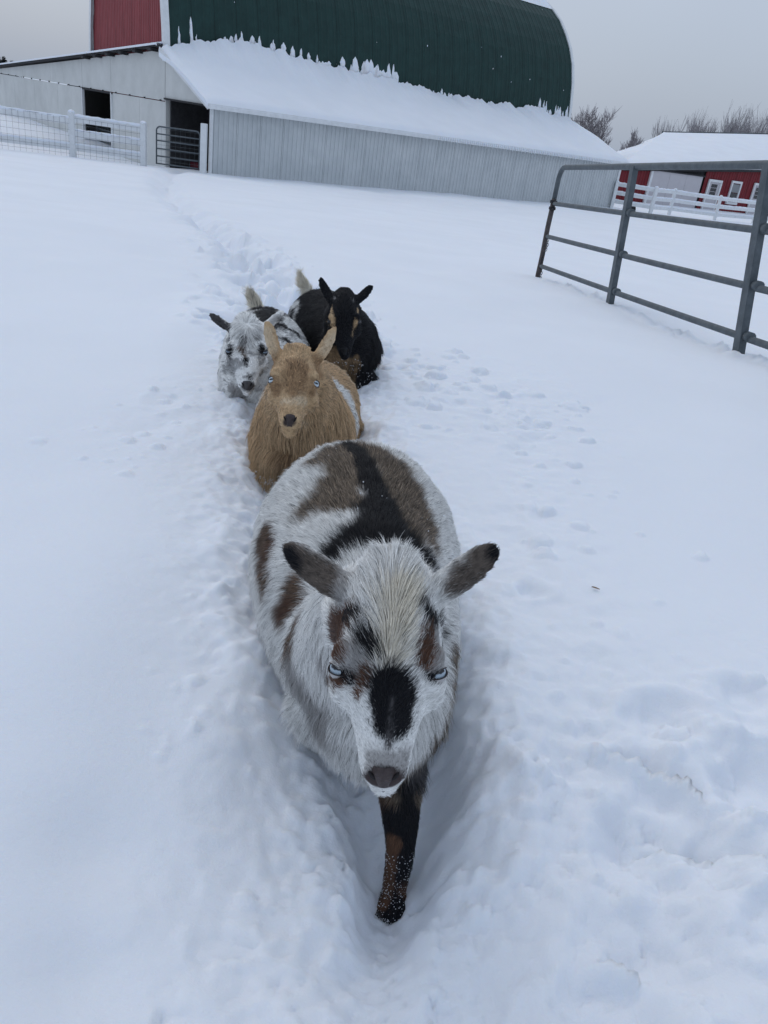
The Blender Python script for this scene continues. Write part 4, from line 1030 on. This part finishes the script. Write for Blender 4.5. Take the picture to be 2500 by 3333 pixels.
# --- GOATS
P1 = [
    ([(-0.149, 1.411, 0.693), (-0.105, 1.419, 0.71), (-0.076, 1.334, 0.705), (-0.097, 1.261, 0.691), (-0.136, 1.236, 0.667)], [0.03, 0.04, 0.042, 0.038, 0.028], 'agouti', 0.026),
    ([(-0.125, 1.452, 0.701), (-0.073, 1.458, 0.714), (-0.022, 1.44, 0.715), (0.017, 1.365, 0.703), (0.051, 1.293, 0.686), (0.075, 1.241, 0.672), (0.089, 1.19, 0.662)], [0.03, 0.04, 0.042, 0.044, 0.042, 0.038, 0.026], 'agouti', 0.026),
    ([(-0.1, 1.309, 0.696), (-0.074, 1.238, 0.696)], [0.034, 0.03], 'agouti', 0.026),
    ([(-0.066, 1.274, 0.7), (-0.05, 1.231, 0.7)], [0.03, 0.026], 'agouti', 0.024),
    ([(-0.003, 1.326, 0.703), (0.027, 1.253, 0.695), (0.051, 1.2, 0.686), (0.062, 1.165, 0.677)], [0.034, 0.034, 0.034, 0.03], 'agouti', 0.026),
    ([(-0.097, 1.5, 0.707), (-0.064, 1.428, 0.717), (-0.037, 1.353, 0.71), (-0.019, 1.271, 0.703), (-0.005, 1.225, 0.7)], [0.013, 0.018, 0.023, 0.028, 0.036], 'black', 0.01),
    ([(-0.004, 1.213, 0.7), (0.006, 1.154, 0.693)], [0.042, 0.056], 'black', 0.018),
    ([(-0.071, 1.102, 0.665), (-0.042, 1.137, 0.688), (0.002, 1.169, 0.697), (0.05, 1.154, 0.681), (0.085, 1.143, 0.658)], [0.02, 0.032, 0.042, 0.038, 0.024], 'black', 0.018),
    ([(-0.207, 1.263, 0.594), (-0.197, 1.215, 0.58), (-0.184, 1.162, 0.564)], [0.03, 0.034, 0.022], 'brown', 0.02),
    ([(-0.191, 1.233, 0.605), (-0.194, 1.211, 0.582)], 0.012, 'russet', 0.02),
    ([(-0.122, 1.077, 0.601), (-0.139, 1.073, 0.558)], [0.026, 0.018], 'brown', 0.018),
    ([(-0.131, 1.075, 0.581), (-0.14, 1.075, 0.56)], 0.009, 'russet', 0.014),
    ([(-0.106, 0.979, 0.596), (-0.11, 0.975, 0.557)], 0.026, 'brown', 0.022),
    ([(-0.1, 0.957, 0.538), (-0.077, 0.922, 0.548)], 0.03, 'grey', 0.03),
    ([(-0.068, 0.926, 0.52), (-0.046, 0.923, 0.472)], 0.03, 'grey', 0.03),
    ([(0.14, 1.032, 0.556), (0.152, 1.053, 0.485)], 0.02, 'brown', 0.018),
    ([(0.151, 1.046, 0.476), (0.139, 0.958, 0.462), (0.122, 0.972, 0.388)], [0.026, 0.03, 0.03], 'agouti', 0.022),
    ([(0.112, 0.925, 0.389), (0.098, 0.91, 0.383)], 0.022, 'black', 0.012),
    ([(0.144, 1.031, 0.543), (0.143, 0.993, 0.504), (0.133, 0.958, 0.438)], [0.026, 0.042, 0.042], 'agouti', 0.022),
    ([(0.116, 0.938, 0.429), (0.113, 0.939, 0.405)], [0.03, 0.03], 'dgrey', 0.02),
    ([(-0.103, 0.754, 0.861), (-0.078, 0.739, 0.854), (-0.042, 0.717, 0.848)], [0.02, 0.022, 0.017], 'ear', 0.02),
    ([(-0.098, 0.749, 0.859), (-0.093, 0.747, 0.858)], [0.01, 0.006], 'black', 0.014),
    ([(0.126, 0.75, 0.902), (0.106, 0.74, 0.885), (0.085, 0.722, 0.865)], [0.022, 0.022, 0.018], 'ear', 0.022),
    ([(0.129, 0.753, 0.904), (0.126, 0.75, 0.902)], [0.006, 0.004], 'black', 0.012),
    ([(-0.028, 0.707, 0.843), (-0.023, 0.74, 0.858)], 0.006, 'grey', 0.014),
    ([(0.024, 0.68, 0.862), (0.025, 0.663, 0.847), (0.03, 0.645, 0.824)], [0.02, 0.012, 0.01], 'cream', 0.02),
    ([(-0.054, 0.835, 0.675), (-0.051, 0.836, 0.666)], 0.009, 'grey', 0.012),
    ([(0.066, 0.694, 0.841), (0.075, 0.685, 0.819), (0.068, 0.643, 0.824)], [0.012, 0.012, 0.014], 'grey', 0.01),
    ([(-0.014, 0.651, 0.824), (-0.009, 0.642, 0.811), (-0.007, 0.643, 0.8)], [0.012, 0.016, 0.012], 'grey', 0.01),
    ([(-0.003, 0.67, 0.844), (-0.017, 0.682, 0.835), (-0.031, 0.722, 0.796), (-0.034, 0.753, 0.758), (-0.028, 0.648, 0.817)], [0.006, 0.013, 0.015, 0.014, 0.011], 'russet', 0.006),
    ([(0.003, 0.666, 0.844), (-0.015, 0.68, 0.839), (-0.025, 0.696, 0.825)], [0.007, 0.009, 0.007], 'black', 0.005),
    ([(-0.005, 0.66, 0.83), (0.004, 0.652, 0.827), (0.01, 0.647, 0.824)], [0.006, 0.009, 0.006], 'black', 0.005),
    ([(-0.042, 0.827, 0.665), (-0.04, 0.839, 0.637), (-0.024, 0.641, 0.787), (-0.017, 0.638, 0.791)], [0.007, 0.011, 0.011, 0.008], 'russet', 0.005),
    ([(-0.018, 0.641, 0.797), (-0.008, 0.638, 0.791)], 0.006, 'black', 0.004),
    ([(0.005, 0.641, 0.804), (0.004, 0.636, 0.789), (-0.001, 0.635, 0.775)], [0.005, 0.006, 0.005], 'russet', 0.004),
    ([(0.053, 0.683, 0.852), (0.065, 0.692, 0.843), (0.115, 1.025, 0.602)], [0.007, 0.009, 0.008], 'black', 0.006),
    ([(0.064, 0.673, 0.833), (0.063, 0.651, 0.831), (0.062, 0.644, 0.822)], [0.009, 0.009, 0.007], 'russet', 0.006),
    ([(0.071, 0.643, 0.807), (0.081, 0.652, 0.804)], 0.006, 'black', 0.004),
    ([(0.03, 0.64, 0.814), (0.032, 0.636, 0.804)], [0.003, 0.01], 'black', 0.006),
    ([(0.035, 0.629, 0.789), (0.039, 0.617, 0.769)], [0.025, 0.0235], 'black', 0.005),
    ([(0.035, 0.627, 0.786), (0.037, 0.616, 0.766), (0.039, 0.604, 0.749)], [0.0012, 0.002, 0.0025], 'dgrey', 0.003),
    ([(0.038, 0.607, 0.752), (0.039, 0.602, 0.746)], 0.004, 'dgrey', 0.005),
    ([(0.029, 0.594, 0.731), (0.042, 0.594, 0.732), (0.054, 0.599, 0.731)], 0.01, 'grey', 0.012),
    ([(0.089, 0.877, 0.329), (0.098, 0.859, 0.269), (0.109, 0.85, 0.196)], [0.034, 0.038, 0.038], 'black', 0.01),
    ([(0.068, 0.902, 0.353), (0.075, 0.89, 0.301), (0.085, 0.869, 0.279), (0.086, 0.876, 0.212)], [0.018, 0.015, 0.014, 0.017], 'legbrown', 0.005),
    ([(0.103, 0.894, 0.358), (0.105, 0.887, 0.346)], 0.006, 'legbrown', 0.006),
    ([(0.12, 0.863, 0.247), (0.122, 0.868, 0.207)], 0.012, 'legbrown', 0.008),
]
P2 = [
    ([(-0.25, 1.749, 0.767), (-0.243, 1.72, 0.737), (-0.238, 1.7, 0.717)], [0.03, 0.024, 0.014], 'dtan', 0.03),
    ([(-0.315, 1.834, 0.761), (-0.316, 1.829, 0.733)], 0.014, 'dtan', 0.02),
    ([(-0.209, 1.828, 0.77), (-0.201, 1.826, 0.744)], 0.014, 'dtan', 0.02),
    ([(-0.299, 1.732, 0.738), (-0.286, 1.725, 0.715)], 0.01, 'dtan', 0.014),
    ([(-0.2, 1.743, 0.741), (-0.205, 1.737, 0.721)], 0.01, 'dtan', 0.014),
    ([(-0.261, 1.694, 0.707), (-0.237, 1.688, 0.708), (-0.218, 1.712, 0.706)], 0.01, 'ltan', 0.014),
    ([(-0.247, 1.654, 0.678), (-0.229, 1.656, 0.667), (-0.23, 1.815, 0.624)], 0.006, 'ltan', 0.008),
    ([(-0.332, 1.831, 0.824), (-0.324, 1.825, 0.794)], 0.012, 'ltan', 0.02),
    ([(-0.181, 1.852, 0.83), (-0.198, 1.842, 0.798)], 0.012, 'ltan', 0.02),
    ([(-0.267, 1.861, 0.526), (-0.261, 1.905, 0.429)], 0.03, 'dtan', 0.05),
    ([(-0.344, 1.923, 0.65), (-0.405, 2.192, 0.527), (-0.403, 2.123, 0.512)], [0.012, 0.01, 0.008], 'white', 0.008),
]
P3 = [
    ([(-0.585, 2.882, 0.624), (-0.541, 2.887, 0.633), (-0.498, 2.901, 0.629)], [0.022, 0.03, 0.024], 'black', 0.016),
    ([(-0.524, 2.743, 0.63), (-0.439, 2.448, 0.696)], 0.01, 'grey', 0.012),
    ([(-0.461, 2.705, 0.624), (-0.428, 2.723, 0.609), (-0.398, 2.77, 0.583)], [0.014, 0.018, 0.012], 'black', 0.012),
    ([(-0.44, 2.598, 0.606), (-0.411, 2.633, 0.59)], [0.012, 0.01], 'black', 0.012),
    ([(-0.473, 2.905, 0.619), (-0.44, 2.891, 0.602)], 0.014, 'black', 0.014),
    ([(-0.536, 2.801, 0.632), (-0.512, 2.761, 0.632)], 0.012, 'dgrey', 0.014),
    ([(-0.618, 2.4, 0.706), (-0.59, 2.404, 0.684), (-0.565, 2.405, 0.67)], [0.016, 0.018, 0.014], 'dgrey', 0.01),
    ([(-0.482, 2.906, 0.623), (-0.424, 2.458, 0.71), (-0.445, 2.444, 0.692)], [0.014, 0.015, 0.012], 'grey', 0.012),
    ([(-0.56, 2.407, 0.656), (-0.551, 2.38, 0.636)], 0.01, 'dgrey', 0.014),
    ([(-0.538, 2.337, 0.631), (-0.539, 2.336, 0.607), (-0.54, 2.35, 0.571)], [0.012, 0.01, 0.005], 'black', 0.008),
    ([(-0.448, 2.356, 0.639), (-0.444, 2.357, 0.622)], 0.014, 'black', 0.008),
    ([(-0.501, 2.345, 0.634), (-0.494, 2.337, 0.613)], 0.008, 'brown', 0.01),
    ([(-0.505, 2.372, 0.672), (-0.499, 2.358, 0.656)], 0.005, 'dgrey', 0.01),
    ([(-0.488, 2.33, 0.598), (-0.481, 2.322, 0.584)], [0.01, 0.004], 'black', 0.006),
    ([(-0.484, 2.304, 0.553), (-0.464, 2.309, 0.555)], 0.006, 'dgrey', 0.008),
    ([(-0.536, 2.391, 0.476), (-0.514, 2.393, 0.467)], 0.025, 'grey', 0.02),
    ([(-0.619, 2.958, 0.657), (-0.614, 2.989, 0.619)], 0.008, 'tan', 0.01),
]
P4 = [
    ([(-0.289, 2.796, 0.684), (-0.28, 2.752, 0.667), (-0.27, 2.755, 0.633)], [0.009, 0.011, 0.006], 'tan', 0.005),
    ([(-0.195, 2.814, 0.69), (-0.195, 2.763, 0.662), (-0.201, 2.753, 0.616)], [0.007, 0.008, 0.005], 'tan', 0.005),
    ([(-0.301, 2.815, 0.647), (-0.295, 2.809, 0.633)], 0.004, 'tan', 0.004),
    ([(-0.257, 2.8, 0.51), (-0.23, 2.833, 0.45), (-0.223, 2.866, 0.389)], [0.045, 0.06, 0.04], 'chest', 0.02),
    ([(-0.182, 2.822, 0.519), (-0.184, 2.843, 0.475)], 0.01, 'chest', 0.012),
    ([(-0.285, 2.814, 0.721), (-0.217, 2.808, 0.724)], 0.003, 'grey', 0.006),
    ([(-0.229, 2.713, 0.565), (-0.205, 2.716, 0.564)], 0.003, 'grey', 0.004),
    ([(-0.48, 3.239, 0.589), (-0.497, 3.24, 0.559)], [0.018, 0.022], 'white', 0.014),
    ([(-0.458, 3.187, 0.589), (-0.465, 3.166, 0.556)], 0.012, 'white', 0.014),
    ([(-0.5, 3.261, 0.567), (-0.478, 3.206, 0.569)], 0.006, 'black', 0.006),
    ([(-0.496, 3.348, 0.665), (-0.477, 3.348, 0.63)], 0.022, 'cream', 0.01),
]
def ring(cx, cy, z, rx, rz, n=14):
    return [(cx + rx * math.sin(2 * math.pi * k / n), cy, z + rz * math.cos(2 * math.pi * k / n)) for k in range(n + 1)]
G1 = dict(loc=(-.02, 1.2, .14), label='brown white and black goat nearest the camera, walking head down with one dark foreleg forward', F=frames((-.021, .648, .798), (.075, .652, .809), (.040, .578, .720), (.019, .734, .872), .96, 1.04),
    ears=[(-.107, .762, .868), (.129, .757, .908)], ear_w=.0200,
    neck=[(.012, .84, .735), (.008, .92, .65), (.0, 1.02, .55)], neck_r=[.060, .072, .092, .125],
    trunk=[([(.03, .90, .45), (.038, .95, .465), (.020, 1.05, .49), (-.015, 1.18, .505), (-.036, 1.32, .505), (-.05, 1.43, .515), (-.06, 1.53, .525), (-.07, 1.60, .54), (-.075, 1.645, .55)],
            [(.06, .07, .08), (.102, .122, .13), (.140, .170, .165), (.174, .195, .20), (.203, .20, .22), (.205, .205, .21), (.176, .190, .18), (.125, .145, .13), (.06, .07, .06)])],
    legs=[([(.070, 1.0, .43), (.088, .935, .36), (.102, .885, .29), (.105, .872, .20), (.107, .862, .168)], [.056, .036, .0235, .0185, .034]),
          ([(-.055, 1.02, .43), (-.055, 1.05, .35), (-.05, 1.10, .27), (-.05, 1.16, .2)], [.060, .042, .026, .02]),
          ([(.09, 1.42, .42), (.095, 1.38, .32), (.095, 1.5, .24), (.095, 1.48, .16)], [.07, .05, .028, .022]),
          ([(-.16, 1.42, .42), (-.16, 1.38, .32), (-.16, 1.5, .24), (-.16, 1.48, .16)], [.07, .05, .028, .022])],
    extra=[([(-.074, 1.62, .62), (-.076, 1.67, .60), (-.076, 1.69, .56)], [.026, .020, .012])],
    hooves=[[((.088, .856, .162), (.080, .832, .124), .020, .015), ((.128, .860, .164), (.139, .842, .138), .020, .015)]],
    chest=(.01, .93, .5), back=(-.10, .99, 0), voxel=.0042, smooth=7, leg_top=.375, fur_floor=.10,
    base=COATS['white'], hairs=290000, clump=.26, wave=.15, L_body=.025, L_chest=.033, L_crown=.036, L_fore=.022, L_cheek=.012, hair_r=.00023, seed=11, lid=(.16, .50), lidcol='grey', eye_s=1.02, iris=(.43, .53, .61), slant=.38, nosecol='nosepink', head_dens=2.2, lift=.36, stray=.03,
    patches=P1)
G2 = dict(loc=(-.23, 2.2, .15), label='tan goat with pale blue eyes and a white band, second in line', F=frames((-.301, 1.738, .742), (-.200, 1.754, .747), (-.227, 1.630, .704), (-.249, 1.814, .794), 1.0, .95),
    ears=[(-.340, 1.838, .853), (-.178, 1.862, .855)], ear_w=.0185,
    neck=[(-.25, 1.87, .69), (-.25, 1.93, .61), (-.245, 2.0, .53)], neck_r=[.062, .080, .105, .13],
    trunk=[([(-.258, 1.91, .42), (-.252, 1.96, .45), (-.262, 2.07, .465), (-.268, 2.19, .465), (-.272, 2.31, .465), (-.275, 2.41, .47), (-.275, 2.48, .485), (-.275, 2.52, .5)],
            [(.08, .10, .11), (.125, .14, .14), (.140, .160, .17), (.148, .160, .18), (.150, .155, .18), (.142, .145, .17), (.10, .11, .12), (.05, .05, .05)])],
    legs=[([(-.31, 2.0, .42), (-.352, 1.935, .375), (-.345, 1.98, .27), (-.34, 2.0, .2)], [.06, .040, .03, .022]), ([(-.2, 1.99, .40), (-.18, 1.95, .30), (-.18, 1.97, .18)], [.06, .04, .022]),
          ([(-.17, 2.38, .42), (-.16, 2.36, .3), (-.16, 2.42, .18)], [.06, .045, .022]), ([(-.29, 2.38, .42), (-.29, 2.42, .3), (-.29, 2.5, .18)], [.08, .05, .022])],
        chest=(-.25, 1.97, .5), back=(.03, .99, 0), voxel=.0052, smooth=6, leg_top=.32, fur_floor=.18, poll_bumps=True,
    base=COATS['tan'], hairs=160000, L_body=.026, L_chest=.045, L_crown=.008, L_fore=.006, L_cheek=.012, hair_r=.00036, seed=12, lid=(.50, .58), lidcol='dtan', nosecol='nosepink', iris=(.62, .74, .82), eye_out=.0, eye_s=1.02, slant=.25, L_muz=.006, head_dens=1.6, lift=.30, clump=.6, stray=.05, fan=.35, vary=.30,
    patches=P2)
G3 = dict(loc=(-.52, 2.65, .2), label='shaggy white goat with black and grey flecks, left of the two goats at the back', F=frames((-.536, 2.345, .618), (-.446, 2.366, .626), (-.467, 2.286, .553), (-.507, 2.425, .698), .98, 1.08),
    ears=[(-.623, 2.401, .709), (-.403, 2.475, .737)], ear_w=.0170,
    neck=[(-.50, 2.46, .62), (-.495, 2.50, .55), (-.495, 2.56, .49)], neck_r=[.06, .075, .10, .12],
    trunk=[([(-.485, 2.40, .44), (-.485, 2.46, .455), (-.49, 2.57, .46), (-.50, 2.70, .465), (-.515, 2.83, .47), (-.545, 2.93, .48), (-.555, 3.0, .49), (-.56, 3.04, .5)],
            [(.07, .09, .09), (.105, .13, .13), (.130, .155, .15), (.148, .165, .16), (.155, .165, .16), (.14, .155, .15), (.10, .11, .1), (.05, .05, .05)])],
    legs=[([(-.57, 2.47, .40), (-.58, 2.43, .32), (-.58, 2.45, .2)], [.055, .04, .022]), ([(-.43, 2.47, .40), (-.42, 2.43, .32), (-.42, 2.45, .2)], [.055, .04, .022])],
    extra=[([(-.575, 2.97, .58), (-.60, 2.98, .63), (-.615, 2.96, .665)], [.026, .020, .008])],
    chest=(-.49, 2.44, .48), back=(-.12, .99, 0), voxel=.0062, smooth=5, leg_top=.3, fur_floor=.28,
    base=(.90, .90, .88), hairs=95000, L_body=.027, L_chest=.032, L_crown=.030, L_fore=.018, L_cheek=.024, merle=.6, L_muz=.006, hair_r=.00052, seed=13, lid=(.25, .40), lidcol='black', nosecol='dgrey', iris=(.30, .40, .50), head_dens=1.6, lift=.45, clump=.6, fringe=True,
    locks=[((-.605, 2.97, .66), .06, (-.15, -.1, 1), .045)], patches=P3)
G4 = dict(loc=(-.3, 3.1, .22), label='black goat with tan face stripes and a white tail, farthest back', F=frames((-.286, 2.762, .657), (-.186, 2.772, .666), (-.222, 2.706, .575), (-.255, 2.831, .727), .98),
    ears=[(-.350, 2.865, .782), (-.157, 2.880, .780)], ear_w=.0190,
    neck=[(-.245, 2.86, .65), (-.225, 2.90, .58), (-.22, 2.97, .51)], neck_r=[.058, .075, .10, .12],
    trunk=[([(-.215, 2.84, .45), (-.235, 2.88, .47), (-.265, 2.98, .475), (-.30, 3.10, .485), (-.34, 3.22, .49), (-.39, 3.32, .50), (-.42, 3.39, .51), (-.435, 3.43, .52)],
            [(.07, .09, .09), (.105, .125, .13), (.135, .155, .15), (.142, .165, .16), (.148, .17, .16), (.14, .155, .15), (.10, .11, .1), (.05, .05, .05)])],
    legs=[([(-.165, 2.91, .42), (-.155, 2.88, .36), (-.15, 2.90, .24)], [.06, .045, .024]), ([(-.27, 2.9, .42), (-.28, 2.86, .32), (-.28, 2.88, .2)], [.055, .04, .022])],
    extra=[([(-.445, 3.38, .60), (-.475, 3.36, .65), (-.49, 3.34, .69)], [.026, .020, .008])],
    chest=(-.2, 2.87, .49), back=(-.42, .9, 0), voxel=.0062, smooth=5, leg_top=.32, fur_floor=.30,
    base=COATS['black'], hairs=70000, L_body=.026, L_chest=.034, L_crown=.012, L_fore=.006, L_cheek=.010, hair_r=.00050, seed=14, lid=(.30, .50), lidcol='black', nosecol='black', iris=(.05, .05, .05), head_dens=1.5, lift=.35, stray=0,
    locks=[((-.48, 3.35, .68), .06, (-.25, -.1, 1), .040)], patches=P4)
GOATS = [G1, G2, G3, G4]
P1.insert(0, ([(.09, .93, .42), (.10, .89, .34)], [.05, .045], 'agouti', .02)); P1.append(([(.10, .885, .33), (.105, .88, .27)], [.045, .04], 'black', .02))
P1.append(([(.084, .868, .305), (.086, .860, .25), (.086, .852, .19)], [.016, .013, .014], 'legbrown', .006))
P2.append((ring(-.268, 2.19, .465, .15, .165), .042, 'white', .02))
P3.append(([(-.52, 2.82, .63), (-.50, 2.62, .62)], [.055, .04], 'black', .03)); P2.append(([(-.23, 2.44, .62), (-.16, 2.42, .55)], .05, 'ltan', .03)); P4.append(([(-.46, 3.37, .63), (-.49, 3.33, .72)], .032, 'cream', .01))
P3.append(([(-.59, 2.97, .62), (-.62, 2.95, .70)], .030, 'cream', .01))
for g_ in GOATS:
    build_goat(g_); grow_fur(g_)
# loose snow caught in the coats
def flecks(name, parent_g, pts, n, rmin, rmax, spread, seed):
    r = np.random.default_rng(seed); V = parent_g['V']; m_ = MB()
    for (c, R_) in pts:
        idx = np.where(np.linalg.norm(V - A(*c), axis=1) < R_)[0]
        if not len(idx): continue
        cen_ = V[idx].mean(0)
        for k in range(n):
            p = V[r.choice(idx)]; d_ = unit(A(0, 0, CAMH) - p) * r.uniform(.002, .010)
            m_.ball(p + d_ + r.normal(0, spread, 3), r.uniform(rmin, rmax), 5, 4, (1, 1, 1), .25)
    tag(m_.build(name, SNOW, parent_g['root']), kind='stuff')
flecks('snow_flecks', G1, [((.106, .862, .17), .045), ((.106, .862, .15), .04), ((.106, .87, .24), .05)], 300, .0003, .0009, .001, 1)
flecks('snow_flecks', G2, [((-.352, 1.935, .375), .05), ((-.33, 1.95, .33), .05), ((-.31, 1.92, .36), .05)], 330, .0005, .0016, .003, 2)
flecks('snow_flecks', G3, [((-.57, 2.43, .40), .07)], 80, .0008, .002, .002, 3)
flecks('snow_flecks', G4, [((-.10, 2.86, .40), .07), ((-.2, 2.8, .45), .08)], 70, .0008, .002, .002, 4)
flecks('snow_flecks', G1, [((-.03, 1.3, .70), .2)], 26, .0006, .0016, .004, 6)
# the dead leaf, laid on the snow surface
G_, lx_, ly_ = LEAF
for i in range(G_.shape[0]):
    for j in range(3): G_[i, j, 2] = 0.004 + .002 * abs(j - 1)
dgr = bpy.context.evaluated_depsgraph_get()
hit = sc.ray_cast(dgr, Vector((lx_, ly_, 2)), Vector((0, 0, -1)))
zz_ = hit[1].z if hit[0] else lz
G_[:, :, 2] += zz_
lf = MB().grid(G_).build('dead_leaf', mat('dry_leaf', (.16, .09, .05), .7, col2=(.30, .22, .14), scale=200), None, loc=(lx_, ly_, zz_))
lf.data.flip_normals(); tag(lf, 'tiny curled brown leaf lying alone on the smooth snow at the right', 'leaf')
